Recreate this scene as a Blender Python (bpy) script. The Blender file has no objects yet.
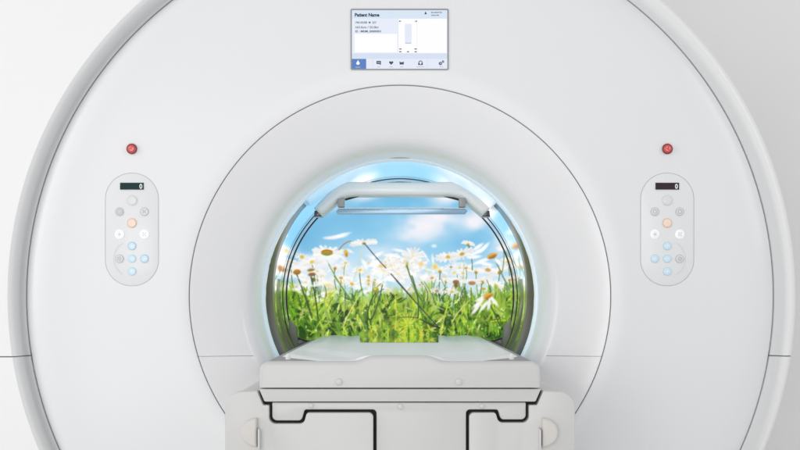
import bpy, bmesh, math, random
import numpy as np
from mathutils import Vector, Matrix

random.seed(7)
rng = np.random.default_rng(11)
S = bpy.context.scene
COL = S.collection

# ---------------------------------------------------------------- dimensions
PX = 0.0026          # metres per photo pixel on the scanner's front plane
D = 3.8              # camera to front plane
ZC = 1.10            # height of the bore axis
CX, CY = 400.0, 296.0
YT = -0.75           # front end of the patient table


def P(px, py, y=0.0):
    k = PX * (D + y) / D
    return Vector(((px - CX) * k, y, ZC + (CY - py) * k))


# ---------------------------------------------------------------- materials
def lin(c):
    c = c / 255.0
    return c / 12.92 if c <= 0.04045 else ((c + 0.055) / 1.055) ** 2.4


def rgb(r, g, b):
    return (lin(r), lin(g), lin(b), 1.0)


def mat(name, color, rough=0.4, metal=0.0, coat=0.0, emit=None, estr=0.0, spec=0.5,
        noise=0.0, nscale=6.0, bump=0.0, bscale=900.0, rvar=0.0):
    m = bpy.data.materials.new(name)
    m.use_nodes = True
    nt = m.node_tree
    b = nt.nodes['Principled BSDF']
    b.inputs['Base Color'].default_value = color
    b.inputs['Roughness'].default_value = rough
    b.inputs['Metallic'].default_value = metal
    b.inputs['Coat Weight'].default_value = coat
    b.inputs['Coat Roughness'].default_value = 0.12
    b.inputs['Specular IOR Level'].default_value = spec
    if emit is not None:
        b.inputs['Emission Color'].default_value = emit
        b.inputs['Emission Strength'].default_value = estr
    if noise > 0 or bump > 0 or rvar > 0:
        tc = nt.nodes.new('ShaderNodeTexCoord')
    if noise > 0 or rvar > 0:
        n = nt.nodes.new('ShaderNodeTexNoise')
        n.inputs['Scale'].default_value = nscale
        n.inputs['Detail'].default_value = 5
        nt.links.new(tc.outputs['Object'], n.inputs['Vector'])
        if noise > 0:
            mr = nt.nodes.new('ShaderNodeMapRange')
            mr.inputs['To Min'].default_value = 1 - noise
            mr.inputs['To Max'].default_value = 1 + noise
            nt.links.new(n.outputs['Fac'], mr.inputs['Value'])
            mx = nt.nodes.new('ShaderNodeVectorMath')
            mx.operation = 'SCALE'
            mx.inputs[0].default_value = color[:3]
            nt.links.new(mr.outputs['Result'], mx.inputs['Scale'])
            nt.links.new(mx.outputs['Vector'], b.inputs['Base Color'])
        if rvar > 0:
            mr2 = nt.nodes.new('ShaderNodeMapRange')
            mr2.inputs['To Min'].default_value = max(0.02, rough - rvar)
            mr2.inputs['To Max'].default_value = rough + rvar
            nt.links.new(n.outputs['Fac'], mr2.inputs['Value'])
            nt.links.new(mr2.outputs['Result'], b.inputs['Roughness'])
    if bump > 0:
        n2 = nt.nodes.new('ShaderNodeTexNoise')
        n2.inputs['Scale'].default_value = bscale
        nt.links.new(tc.outputs['Object'], n2.inputs['Vector'])
        bp = nt.nodes.new('ShaderNodeBump')
        bp.inputs['Strength'].default_value = bump
        bp.inputs['Distance'].default_value = 0.0008
        nt.links.new(n2.outputs['Fac'], bp.inputs['Height'])
        nt.links.new(bp.outputs['Normal'], b.inputs['Normal'])
    return m


def glow(name, r, g, b, s=1.0):
    c = rgb(r, g, b)
    return mat(name, (0.01, 0.01, 0.01, 1), 0.3, emit=c, estr=s, spec=0.2)


M = {}
M['cover'] = mat('white_cover_plastic', (0.80, 0.808, 0.825, 1), 0.40, coat=0.12, noise=0.012, nscale=2.5, rvar=0.03, bump=0.04)
M['shell'] = mat('white_housing_plastic', (0.87, 0.875, 0.88, 1), 0.36, coat=0.12, noise=0.012, nscale=2.0, rvar=0.03, bump=0.04)
M['flare'] = mat('white_flare_plastic', (0.815, 0.82, 0.835, 1), 0.25, coat=0.4, noise=0.012, nscale=3.0, rvar=0.03)
M['table'] = mat('warm_white_table_plastic', (0.612, 0.612, 0.608, 1), 0.42, coat=0.08, noise=0.015, nscale=5.0, rvar=0.04, bump=0.05)
M['pad'] = mat('white_vinyl_pad', (0.86, 0.86, 0.85, 1), 0.36, coat=0.1, noise=0.015, nscale=7.0, bump=0.05, bscale=500)
M['rail'] = mat('grey_rail_plastic', (0.36, 0.355, 0.36, 1), 0.75, spec=0.15, noise=0.03)
M['seam'] = mat('dark_seam_rubber', (0.055, 0.05, 0.06, 1), 0.6)
M['seam_grey'] = mat('grey_seam_rubber', (0.30, 0.30, 0.31, 1), 0.6)
M['gap'] = mat('dark_gap_interior', (0.022, 0.017, 0.015, 1), 0.7)
M['knob'] = mat('warm_grey_knob', (0.64, 0.615, 0.585, 1), 0.45, noise=0.03, nscale=20)
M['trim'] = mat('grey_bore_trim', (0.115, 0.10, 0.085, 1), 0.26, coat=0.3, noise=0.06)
M['steel'] = mat('dark_frame_metal', (0.05, 0.045, 0.045, 1), 0.25, coat=0.3)
M['glossring'] = mat('polished_ring', (0.45, 0.48, 0.5, 1), 0.12, metal=0.75)
M['bracket'] = mat('warm_white_bracket', (0.86, 0.835, 0.81, 1), 0.35, coat=0.1, noise=0.02)
M['hinge'] = mat('grey_hinge', (0.36, 0.335, 0.31, 1), 0.4, noise=0.05)
M['mirror'] = mat('mirror_glass', (0.30, 0.44, 0.57, 1), 0.22, metal=0.2)
M['mirror_edge'] = mat('mirror_edge', (0.18, 0.23, 0.28, 1), 0.15, metal=0.5)
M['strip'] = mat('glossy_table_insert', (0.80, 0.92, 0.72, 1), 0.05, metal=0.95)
M['wall'] = mat('grey_wall_paint', (0.93, 0.93, 0.935, 1), 0.7, noise=0.02, nscale=3, bump=0.2, bscale=200)
M['floor'] = mat('grey_floor_vinyl', (0.80, 0.80, 0.80, 1), 0.45, noise=0.03, nscale=4)
M['panel_line'] = mat('panel_groove', (0.46, 0.46, 0.47, 1), 0.5)
M['btn_grey'] = mat('button_grey', (0.66, 0.67, 0.69, 1), 0.35)
M['btn_pale'] = mat('button_pale', (0.76, 0.77, 0.78, 1), 0.3)
M['ring_grey'] = mat('button_ring_grey', (0.54, 0.54, 0.56, 1), 0.4)
M['ring_pale'] = mat('button_ring_pale', (0.70, 0.71, 0.73, 1), 0.4)
M['glyph'] = mat('glyph_grey', (0.44, 0.45, 0.47, 1), 0.5)
M['glyph_white'] = mat('glyph_white', (0.9, 0.92, 0.95, 1), 0.5)
M['btn_orange'] = mat('button_orange', rgb(240, 218, 204), 0.35, emit=rgb(255, 200, 165), estr=0.08)
M['ring_orange'] = mat('button_ring_orange', rgb(222, 190, 172), 0.4)
M['btn_white'] = mat('button_lit_white', (0.85, 0.87, 0.9, 1), 0.3, emit=(0.9, 0.95, 1, 1), estr=0.16)
M['btn_blue'] = mat('button_blue', rgb(206, 228, 240), 0.3, emit=rgb(160, 218, 250), estr=0.08)
M['ring_blue'] = mat('button_ring_blue', rgb(170, 206, 226), 0.35)
M['ring_blue_pale'] = mat('button_ring_blue_pale', rgb(196, 220, 232), 0.35)
M['red'] = mat('red_stop_cap', rgb(205, 78, 78), 0.3, coat=0.3, emit=rgb(220, 60, 60), estr=0.08)
M['red_dark'] = mat('dark_red_ring', rgb(128, 50, 50), 0.35)
M['red_glyph'] = mat('pink_glyph', rgb(240, 175, 170), 0.5)
M['lcd_green'] = mat('number_display_teal', rgb(24, 52, 54), 0.5, spec=0.2)
M['lcd_brown'] = mat('number_display_maroon', rgb(52, 42, 46), 0.5, spec=0.2)
M['digit'] = glow('lit_digit', 240, 245, 245, 0.95)
M['bezel'] = mat('screen_bezel', (0.26, 0.265, 0.28, 1), 0.35, metal=0.2)
M['ui_base'] = glow('ui_pale_blue', 228, 235, 247)
M['ui_head'] = glow('ui_header_blue', 214, 228, 243)
M['ui_bar'] = glow('ui_toolbar', 226, 232, 245)
M['ui_bar2'] = glow('ui_toolbar_band', 211, 222, 240)
M['ui_white'] = glow('ui_white', 251, 251, 253)
M['ui_tile'] = glow('ui_blue_tile', 84, 124, 192)
M['ui_tilelow'] = glow('ui_blue_tile_label', 150, 178, 220)
M['ui_ink'] = glow('ui_ink', 36, 52, 82)
M['ui_grey'] = glow('ui_grey_ink', 92, 98, 116)
M['ui_pale'] = glow('ui_pale_ink', 176, 184, 200)
M['ui_body'] = glow('ui_body_box', 226, 232, 246)
M['ui_tick'] = glow('ui_tick', 92, 68, 70)
M['ui_icon'] = glow('ui_icon', 66, 72, 92)
M['ui_line'] = glow('ui_rule', 226, 226, 234)
M['screw'] = mat('screw_cover', (0.58, 0.58, 0.57, 1), 0.35, coat=0.2)
M['lens'] = mat('lamp_lens', (0.55, 0.56, 0.57, 1), 0.3, coat=0.2)

# flare lip: cyan spill from the bore painted as emission, strongest at its inner edge
m = bpy.data.materials.new('painted_lip_glow')
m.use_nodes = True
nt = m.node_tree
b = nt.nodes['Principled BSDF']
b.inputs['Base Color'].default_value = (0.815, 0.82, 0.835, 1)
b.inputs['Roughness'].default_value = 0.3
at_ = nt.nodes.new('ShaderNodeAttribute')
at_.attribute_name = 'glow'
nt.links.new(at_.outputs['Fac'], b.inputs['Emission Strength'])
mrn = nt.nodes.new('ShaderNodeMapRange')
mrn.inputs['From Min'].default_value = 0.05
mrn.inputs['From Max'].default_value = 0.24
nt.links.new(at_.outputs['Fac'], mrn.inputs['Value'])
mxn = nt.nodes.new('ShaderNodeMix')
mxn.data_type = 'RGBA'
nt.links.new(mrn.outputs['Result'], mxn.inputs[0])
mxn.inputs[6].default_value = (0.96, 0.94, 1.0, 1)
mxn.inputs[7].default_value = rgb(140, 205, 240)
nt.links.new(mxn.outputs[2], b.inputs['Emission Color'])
M['lipglow'] = m

m = bpy.data.materials.new('meadow_picture')
m.use_nodes = True
nt = m.node_tree
b = nt.nodes['Principled BSDF']
at_ = nt.nodes.new('ShaderNodeVertexColor')
at_.layer_name = 'picture'
b.inputs['Base Color'].default_value = (0.01, 0.01, 0.01, 1)
b.inputs['Roughness'].default_value = 0.35
b.inputs['Specular IOR Level'].default_value = 0.15
nt.links.new(at_.outputs['Color'], b.inputs['Emission Color'])
b.inputs['Emission Strength'].default_value = 1.0
M['picture'] = m
m = m.copy()
m.name = 'glossy_bore_liner'
b = m.node_tree.nodes['Principled BSDF']
b.inputs['Base Color'].default_value = (0.16, 0.165, 0.165, 1)
b.inputs['Roughness'].default_value = 0.10
b.inputs['Specular IOR Level'].default_value = 0.5
M['liner'] = m


# ---------------------------------------------------------------- object helpers
def finish(name, bm, mats, parent=None, smooth=True, angle=35):
    me = bpy.data.meshes.new(name)
    bm.to_mesh(me)
    bm.free()
    for k in (mats if isinstance(mats, (list, tuple)) else [mats]):
        me.materials.append(M[k])
    if smooth:
        me.polygons.foreach_set('use_smooth', [True] * len(me.polygons))
        me.set_sharp_from_angle(angle=math.radians(angle))
    o = bpy.data.objects.new(name, me)
    COL.objects.link(o)
    if parent is not None:
        off = world_loc(parent)
        me.transform(Matrix.Translation(-off))
        o.parent = parent
    return o


def world_loc(o):
    v = Vector((0, 0, 0))
    while o is not None:
        v += o.location
        o = o.parent
    return v


def thing(name, label, cat, loc):
    o = bpy.data.objects.new(name, None)
    o.empty_display_size = 0.2
    o.location = loc
    o['label'] = label
    o['category'] = cat
    COL.objects.link(o)
    return o


def loft(bm, fn, nprof, thetas, closed=True):
    """fn(theta, k) -> (r, y): sweep a profile round the bore axis."""
    rows = []
    for t in thetas:
        row = []
        for k in range(nprof):
            r, y = fn(t, k)
            row.append(bm.verts.new((r * math.cos(t), y, ZC + r * math.sin(t))))
        rows.append(row)
    n = len(rows)
    for i in range(n if closed else n - 1):
        a, c = rows[i], rows[(i + 1) % n]
        for k in range(nprof - 1):
            bm.faces.new((a[k], a[k + 1], c[k + 1], c[k]))
    return rows


def lathe(bm, prof, n=192, t0=0.0, t1=None):
    if t1 is None:
        th = [2 * math.pi * i / n for i in range(n)]
        return loft(bm, lambda t, k: prof[k], len(prof), th, True)
    th = [t0 + (t1 - t0) * i / n for i in range(n + 1)]
    return loft(bm, lambda t, k: prof[k], len(prof), th, False)


def cut(bm, z, keep_above):
    geom = bm.verts[:] + bm.edges[:] + bm.faces[:]
    bmesh.ops.bisect_plane(bm, geom=geom, plane_co=(0, 0, z), plane_no=(0, 0, 1),
                           clear_inner=keep_above, clear_outer=not keep_above)


def fillet(pts, radii, seg=6):
    """round the corners of a 2D polygon."""
    out = []
    n = len(pts)
    for i, p in enumerate(pts):
        r = radii[i] if isinstance(radii, (list, tuple)) else radii
        p = Vector(p)
        a = Vector(pts[i - 1]) - p
        c = Vector(pts[(i + 1) % n]) - p
        if r <= 0:
            out.append(p)
            continue
        an = a.normalized()
        cn = c.normalized()
        cosang = max(-1, min(1, an.dot(cn)))
        ang = math.acos(cosang)
        if abs(math.pi - ang) < 0.02:
            out.append(p)
            continue
        d = min(r / math.tan(ang / 2), a.length * 0.49, c.length * 0.49)
        rr = d * math.tan(ang / 2)
        p0, p1 = p + an * d, p + cn * d
        cen = p + (an + cn).normalized() * (rr / math.sin(ang / 2))
        v0, v1 = p0 - cen, p1 - cen
        a0 = math.atan2(v0.y, v0.x)
        a1 = math.atan2(v1.y, v1.x)
        da = (a1 - a0 + math.pi) % (2 * math.pi) - math.pi
        for s in range(seg + 1):
            t = a0 + da * s / seg
            out.append(cen + Vector((math.cos(t), math.sin(t))) * rr)
    return out


def prism(bm, pts, y0, y1, bevel=0.0, seg=3, mi=0):
    """pts: 2D (x,z) outline; front at y0 (towards the camera), back at y1."""
    f = [bm.verts.new((p[0], y0, p[1])) for p in pts]
    k = [bm.verts.new((p[0], y1, p[1])) for p in pts]
    faces = []
    n = len(pts)
    fr = bm.faces.new(f)
    bk = bm.faces.new(list(reversed(k)))
    faces += [fr, bk]
    for i in range(n):
        faces.append(bm.faces.new((f[i], k[i], k[(i + 1) % n], f[(i + 1) % n])))
    for fc in faces:
        fc.material_index = mi
    bmesh.ops.recalc_face_normals(bm, faces=faces)
    if bevel > 0:
        es = list(fr.edges)
        r = bmesh.ops.bevel(bm, geom=es, offset=bevel, segments=seg, profile=0.5, affect='EDGES', clamp_overlap=True)
        for fc in r['faces']:
            fc.material_index = mi
    return faces


def pxpoly(pts, y):
    return [(P(a, c, y).x, P(a, c, y).z) for a, c in pts]


def disc(bm, x, z, r, y0, y1, bevel=0.0, n=28, mi=0):
    pts = [(x + r * math.cos(2 * math.pi * i / n), z + r * math.sin(2 * math.pi * i / n)) for i in range(n)]
    return prism(bm, pts, y0, y1, bevel, 3, mi)


def flat(bm, pts, y, mi=0):
    f = bm.faces.new([bm.verts.new((p[0], y, p[1])) for p in pts])
    if f.normal.length == 0:
        f.normal_update()
    f.normal_update()
    if f.normal.y > 0:
        f.normal_flip()
    f.material_index = mi
    return f


def annulus(bm, x, z, r0, r1, y, n=28, mi=0):
    a = [bm.verts.new((x + r0 * math.cos(2 * math.pi * i / n), y, z + r0 * math.sin(2 * math.pi * i / n))) for i in range(n)]
    c = [bm.verts.new((x + r1 * math.cos(2 * math.pi * i / n), y, z + r1 * math.sin(2 * math.pi * i / n))) for i in range(n)]
    for i in range(n):
        f = bm.faces.new((a[i], c[i], c[(i + 1) % n], a[(i + 1) % n]))
        f.normal_update()
        if f.normal.y > 0:
            f.normal_flip()
        f.material_index = mi


def text(bm, s, x, z, y, h, mi=0, bold=0.0, width=None):
    """lettering as flat faces; x,z = left end of the baseline, h = cap height."""
    cu = bpy.data.curves.new('lettering', 'FONT')
    cu.body = s
    cu.size = h / 0.69
    cu.offset = bold
    cu.resolution_u = 3
    ob = bpy.data.objects.new('lettering', cu)
    COL.objects.link(ob)
    bpy.context.view_layer.update()
    me = bpy.data.meshes.new_from_object(ob)
    xs = [v.co.x for v in me.vertices]
    k = 1.0
    if width and xs:
        k = width / (max(xs) - min(xs))
    x0 = min(xs) if xs else 0
    vs = [bm.verts.new((x + (v.co.x - x0) * k, y, z + v.co.y)) for v in me.vertices]
    for p in me.polygons:
        try:
            f = bm.faces.new([vs[i] for i in p.vertices])
            f.normal_update()
            if f.normal.y > 0:
                f.normal_flip()
            f.material_index = mi
        except ValueError:
            pass
    bpy.data.objects.remove(ob)
    bpy.data.meshes.remove(me)
    bpy.data.curves.remove(cu)


def tube(bm, pts, r, n=8, closed=False, mi=0):
    pts = [Vector(p) for p in pts]
    rows = []
    m_ = len(pts)
    for i, p in enumerate(pts):
        if closed:
            t = (pts[(i + 1) % m_] - pts[i - 1]).normalized()
        else:
            t = (pts[min(i + 1, m_ - 1)] - pts[max(i - 1, 0)]).normalized()
        u = Vector((0, 1, 0)).cross(t)
        if u.length < 1e-4:
            u = Vector((1, 0, 0)).cross(t)
        u.normalize()
        w = t.cross(u).normalized()
        rows.append([bm.verts.new(p + (u * math.cos(a) + w * math.sin(a)) * r)
                     for a in [2 * math.pi * j / n for j in range(n)]])
    for i in range(m_ if closed else m_ - 1):
        a, c = rows[i], rows[(i + 1) % m_]
        for j in range(n):
            bm.faces.new((a[j], a[(j + 1) % n], c[(j + 1) % n], c[j])).material_index = mi
    if not closed:
        bm.faces.new(rows[0]).material_index = mi
        bm.faces.new(list(reversed(rows[-1]))).material_index = mi
    bmesh.ops.recalc_face_normals(bm, faces=bm.faces[:])


# ================================================================ SCANNER
mri = thing('mri_scanner', 'large white medical scanner with round front cover and open bore', 'scanner', (0, 0.5, 0))
SEAM = P(0, 356.5).z
GAP = 0.0015

# --- round front cover
RF = 211 * PX
prof = [(RF + .0008, .040), (RF + .0008, .003), (RF + .0011, .0015), (RF + .0017, .0005), (RF + .003, 0.0)]
prof += [(0.60, 0), (0.70, 0), (0.80, 0), (0.870, 0), (0.893, 0.0005), (0.912, 0.002), (0.929, 0.005), (0.943, 0.0093),
         (0.956, 0.0125), (0.966, 0.0180), (0.9725, 0.0235), (0.9765, 0.0295), (0.9783, 0.036), (0.9783, 0.12)]
bm = bmesh.new()
lathe(bm, prof, 256)
bmesh.ops.recalc_face_normals(bm, faces=bm.faces[:])
finish('front_cover', bm, 'cover', mri)

# --- dark gasket behind the joint between the cover and the housing
bm = bmesh.new()
lathe(bm, [(0.966, 0.078), (1.000, 0.078)], 192)
finish('cover_gasket', bm, 'seam', mri)
bm = bmesh.new()
lathe(bm, [(RF - .004, 0.012), (RF + .004, 0.012)], 192)
finish('flare_gasket', bm, 'seam_grey', mri)

# --- outer housing: ring that runs on to the left as a flat side panel
inner = [(0.9875, 0.13), (0.9875, 0.0620), (0.9882, 0.0598), (0.9905, 0.0585), (0.9940, 0.0535), (0.9970, 0.0460), (0.9998, 0.0360), (1.0024, 0.0245),
         (1.0048, 0.0120), (1.0072, -0.0010), (1.0105, -0.0120), (1.0160, -0.0180)]
outer_right = [(1.021, -0.0165), (1.0265, -0.009), (1.031, 0.004), (1.034, 0.020), (1.0355, 0.05), (1.036, 0.5), (1.036, 1.1)]


def bound(t):
    c, s = math.cos(t), math.sin(t)
    if c >= 0:
        return 1.036
    return min(1.55 / max(abs(c), 1e-6), 1.036 / max(abs(s), 1e-6))


def shell(t, k):
    f = max(0.0, min(1.0, (math.cos(t) + .25) / .75))
    f = f * f * (3 - 2 * f)                # the right side of the rim is nearly flat, the left a deep cove
    if k < len(inner):
        r, y = inner[k]
        if k < 2:
            return (r, y)
        return (r + f * .011 * (r - .9882) / .047, y * (1 - f) + f * (0.0595 - 0.036 * ((r - .9882) / .0278) ** 1.3))
    j = k - len(inner)
    r, y = outer_right[j]
    B = bound(t)
    ext = B - 1.036
    fr = [0.28, 0.62, 0.92, 1, 1, 1, 1][j]
    w = min(1.0, ext / 0.15)
    y = y + f * 0.042 * (1 if j < 4 else 0.6 if j == 4 else 0)
    r = r + f * .011 * min(1.0, (r - .9882) / .047)
    yy = y * (1 - w) + w * [-0.0180, -0.0165, -0.011, 0.012, 0.05, 0.5, 1.1][j]
    return (r + ext * fr, yy)


NTH = 288
thetas = [2 * math.pi * i / NTH for i in range(NTH)]
for above in (True, False):
    bm = bmesh.new()
    loft(bm, shell, len(inner) + len(outer_right), thetas, True)
    cut(bm, SEAM + (GAP if above else -GAP), above)
    bmesh.ops.recalc_face_normals(bm, faces=bm.faces[:])
    o = finish('housing_shell', bm, 'shell', mri)
    o['label'] = 'upper white housing ring and side panel' if above else 'lower white housing ring below the joint line'
for s in (1, -1):
    bm = bmesh.new()
    loft(bm, lambda t, k: (shell(t, k)[0] - (0.004 if k >= len(inner) + 4 else 0), shell(t, k)[1] + (0.005 if k < len(inner) + 4 else 0)),
         len(inner) + len(outer_right), thetas, True)
    cut(bm, SEAM + 0.015, False)
    cut(bm, SEAM - 0.015, True)
    bmesh.ops.bisect_plane(bm, geom=bm.verts[:] + bm.edges[:] + bm.faces[:], plane_co=(0, 0, 0), plane_no=(s, 0, 0), clear_inner=True)
    finish('housing_gasket', bm, 'seam_grey', mri)

# --- flare of the bore
RN = 0.374
YN = 0.25


def flare_prof():
    p = [(RF - .0008, .040), (RF - .0008, .005), (RF - .0012, .003), (RF - .0022, .002)]
    r0, y0_ = RF - .0022, .002
    r1, y1_ = 0.428, 0.043
    for i in range(1, 13):                      # shallow, very slightly dished cone
        t = i / 12
        p.append((r0 + (r1 - r0) * t, y0_ + (y1_ - y0_) * (0.8 * t + 0.2 * t * t)))
    a, b_, c, d = (r1, y1_), (r1 - .034, y1_ + .0155), (RN + .006, .080), (RN + .006, YN - .012)
    for i in range(1, 25):                      # then it rolls over into the neck
        t = i / 24
        u = 1 - t
        p.append(tuple(u ** 3 * a[k] + 3 * u * u * t * b_[k] + 3 * u * t * t * c[k] + t ** 3 * d[k] for k in (0, 1)))
    return p


for above in (True, False):
    bm = bmesh.new()
    lathe(bm, flare_prof()[:19], 224)
    cut(bm, SEAM + (0.0006 if above else -0.0006), above)
    bmesh.ops.recalc_face_normals(bm, faces=bm.faces[:])
    o = finish('bore_flare', bm, 'flare', mri, angle=60)
    o['label'] = 'upper part of the white trumpet shaped bore flare' if above else 'lower part of the white bore flare under the joint'
for s in (1, -1):
    bm = bmesh.new()
    lathe(bm, [(r, y + 0.004) for r, y in flare_prof()[3:19]], 160)
    cut(bm, SEAM + 0.01, False)
    cut(bm, SEAM - 0.01, True)
    bmesh.ops.bisect_plane(bm, geom=bm.verts[:] + bm.edges[:] + bm.faces[:], plane_co=(0, 0, 0), plane_no=(s, 0, 0), clear_inner=True)
    finish('flare_gasket', bm, 'ring_pale', mri)

# --- inner lip at the neck (its painted light spill is an attribute that follows the ring's profile)
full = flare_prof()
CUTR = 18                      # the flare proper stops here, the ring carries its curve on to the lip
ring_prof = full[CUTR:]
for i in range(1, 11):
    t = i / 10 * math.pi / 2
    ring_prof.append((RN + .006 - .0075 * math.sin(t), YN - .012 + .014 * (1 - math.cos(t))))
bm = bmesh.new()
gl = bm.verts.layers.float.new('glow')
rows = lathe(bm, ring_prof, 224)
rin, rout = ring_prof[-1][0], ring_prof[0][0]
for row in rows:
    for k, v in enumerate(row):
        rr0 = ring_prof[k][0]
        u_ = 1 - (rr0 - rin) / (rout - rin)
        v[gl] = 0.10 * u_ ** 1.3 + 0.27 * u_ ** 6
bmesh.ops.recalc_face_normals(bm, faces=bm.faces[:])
finish('painted_glow_lip', bm, 'lipglow', mri, angle=70)

YS = 0.95
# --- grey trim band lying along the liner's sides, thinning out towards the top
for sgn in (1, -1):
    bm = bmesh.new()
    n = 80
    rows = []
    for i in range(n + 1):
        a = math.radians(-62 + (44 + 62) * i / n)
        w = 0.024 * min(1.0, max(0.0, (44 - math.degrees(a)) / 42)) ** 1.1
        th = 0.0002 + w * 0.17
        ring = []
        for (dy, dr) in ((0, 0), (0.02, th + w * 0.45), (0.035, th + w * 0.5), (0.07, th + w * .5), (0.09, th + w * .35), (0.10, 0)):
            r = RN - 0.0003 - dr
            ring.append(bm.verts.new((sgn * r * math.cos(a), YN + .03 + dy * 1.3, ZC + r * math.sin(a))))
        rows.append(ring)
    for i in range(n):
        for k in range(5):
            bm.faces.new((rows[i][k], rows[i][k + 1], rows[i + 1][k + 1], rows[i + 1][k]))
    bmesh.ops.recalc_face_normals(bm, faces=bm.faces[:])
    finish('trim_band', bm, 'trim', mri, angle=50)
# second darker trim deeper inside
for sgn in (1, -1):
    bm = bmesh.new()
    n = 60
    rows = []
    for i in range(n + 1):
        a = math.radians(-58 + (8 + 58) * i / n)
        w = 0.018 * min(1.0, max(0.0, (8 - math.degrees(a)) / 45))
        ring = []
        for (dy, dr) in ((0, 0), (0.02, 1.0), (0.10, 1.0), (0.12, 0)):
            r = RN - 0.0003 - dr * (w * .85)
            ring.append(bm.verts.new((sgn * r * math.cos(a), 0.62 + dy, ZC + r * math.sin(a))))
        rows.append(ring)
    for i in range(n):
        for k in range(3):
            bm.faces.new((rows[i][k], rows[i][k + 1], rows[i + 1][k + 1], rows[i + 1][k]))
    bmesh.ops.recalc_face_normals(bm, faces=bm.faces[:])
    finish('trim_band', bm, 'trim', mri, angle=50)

# --- small bore lamp at the crown of the neck
bm = bmesh.new()
n = 24
rows = []
for i in range(n + 1):
    u = -1 + 2 * i / n
    a = math.pi / 2 - u * 0.135
    hgt = math.sqrt(max(0.0, 1 - u * u))
    ring = []
    for k in range(7):
        q = k / 6 * math.pi
        rr = RN + .016 - 0.002 - math.sin(q) * 0.010 * hgt
        yy = YN - .03 - math.cos(q) * 0.024 * max(hgt, .02)
        ring.append(bm.verts.new((rr * math.cos(a), yy, ZC + rr * math.sin(a))))
    rows.append(ring)
for i in range(n):
    for k in range(6):
        bm.faces.new((rows[i][k], rows[i][k + 1], rows[i + 1][k + 1], rows[i + 1][k]))
bmesh.ops.recalc_face_normals(bm, faces=bm.faces[:])
finish('bore_lamp', bm, 'lens', mri)

# --- touchscreen
def R4(x0, y0, x1, y1):
    return pxpoly([(x0, y1), (x1, y1), (x1, y0), (x0, y0)], 0)


bm = bmesh.new()
o_ = fillet(R4(350.6, 8.9, 448.6, 70.1), 1.6 * PX, 6)
i_ = fillet(R4(351.9, 10.2, 447.3, 68.9), 0.7 * PX, 6)
fo = [bm.verts.new((p[0], -0.0022, p[1])) for p in o_]
fi = [bm.verts.new((p[0], -0.0022, p[1])) for p in i_]
bo = [bm.verts.new((p[0], 0.003, p[1])) for p in o_]
bi = [bm.verts.new((p[0], 0.003, p[1])) for p in i_]
n = len(fo)
for i in range(n):
    j = (i + 1) % n
    bm.faces.new((fo[i], fo[j], fi[j], fi[i]))
    bm.faces.new((fo[i], bo[i], bo[j], fo[j]))
    bm.faces.new((fi[i], fi[j], bi[j], bi[i]))
bmesh.ops.recalc_face_normals(bm, faces=bm.faces[:])
touch = finish('touchscreen', bm, 'bezel', mri)
touch['label'] = 'wide touchscreen with patient data and icons above the bore'

ui = ['ui_base', 'ui_head', 'ui_bar', 'ui_bar2', 'ui_white', 'ui_tile', 'ui_tilelow', 'ui_ink', 'ui_grey', 'ui_pale',
      'ui_body', 'ui_tick', 'ui_icon', 'ui_line']
U = {k: i for i, k in enumerate(ui)}
bm = bmesh.new()
L0, L1, L2, L3, L4 = -0.0004, -0.0007, -0.0010, -0.0013, -0.0016


def rect(x0, y0, x1, y1, y, k):
    flat(bm, R4(x0, y0, x1, y1), y, U[k])


def T(s, x, y, h, k, bold=0.0, width=None, lay=L3):
    p = P(x, y)
    text(bm, s, p.x, p.z, lay, h * PX, U[k], bold, width * PX if width else None)


rect(351.5, 9.8, 447.6, 69.3, L0, 'ui_base')
rect(351.5, 9.8, 447.6, 18.6, L1, 'ui_head')
rect(354.6, 34.0, 397.3, 52.4, L1, 'ui_white')
rect(398.4, 18.8, 446.6, 53.0, L1, 'ui_white')
rect(397.6, 19.4, 398.1, 53.0, L2, 'ui_line')
rect(416.8, 19.4, 417.1, 53.0, L2, 'ui_line')
rect(351.5, 53.4, 447.6, 58.9, L1, 'ui_bar2')
rect(366.2, 58.9, 447.6, 69.3, L1, 'ui_bar')
rect(372.4, 59.6, 373.0, 68.9, L2, 'ui_bar2')
rect(427.0, 59.6, 427.5, 68.9, L2, 'ui_bar2')
rect(351.5, 58.9, 366.2, 69.3, L1, 'ui_tile')
T('Patient Name', 354.8, 16.6, 3.3, 'ui_ink', 0.00055, 24.6)
T('1981/03/08  M  32Y', 355.4, 23.6, 2.0, 'ui_icon', 0.00016, 21.2)
T('163.0cm / 55.0kg', 355.4, 28.4, 2.1, 'ui_icon', 0.00016, 23.2)
T('ID : MRIM_00000001', 355.4, 32.4, 2.0, 'ui_ink', 0.00018, 25.6)
T('2021-08-20 THU', 431.0, 13.2, 1.3, 'ui_icon', 0.00016, 11.0)
T('10:35:24 AM', 431.2, 15.9, 1.1, 'ui_icon', 0.00016, 7.6)
# alert marker
c = P(425.6, 0).x
flat(bm, [(c - 1.3 * PX, P(0, 14.3).z), (c + 1.3 * PX, P(0, 14.3).z), (c + .5 * PX, P(0, 12.6).z), (c, P(0, 11.4).z), (c - .5 * PX, P(0, 12.6).z)], L3, U['ui_ink'])
# body outline box + markers
rect(404.8, 24.0, 411.7, 43.0, L2, 'ui_body')
rect(405.2, 42.9, 411.2, 43.7, L3, 'ui_pale')
for (x, s) in ((400.4, 1), (415.6, -1)):
    p = P(x, 21.3)
    flat(bm, [(p.x - 1.3 * PX * s, p.z + .75 * PX), (p.x - 1.3 * PX * s, p.z - .75 * PX), (p.x + 1.4 * PX * s, p.z)], L3, U['ui_tick'])
    rect(x - 1.2, 48.6, x + 1.2, 49.6, L3, 'ui_tick')
    rect(x - 1.2, 51.3, x + 1.2, 52.3, L3, 'ui_tick')
rect(406.9, 51.3, 409.1, 52.3, L3, 'ui_tick')
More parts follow.
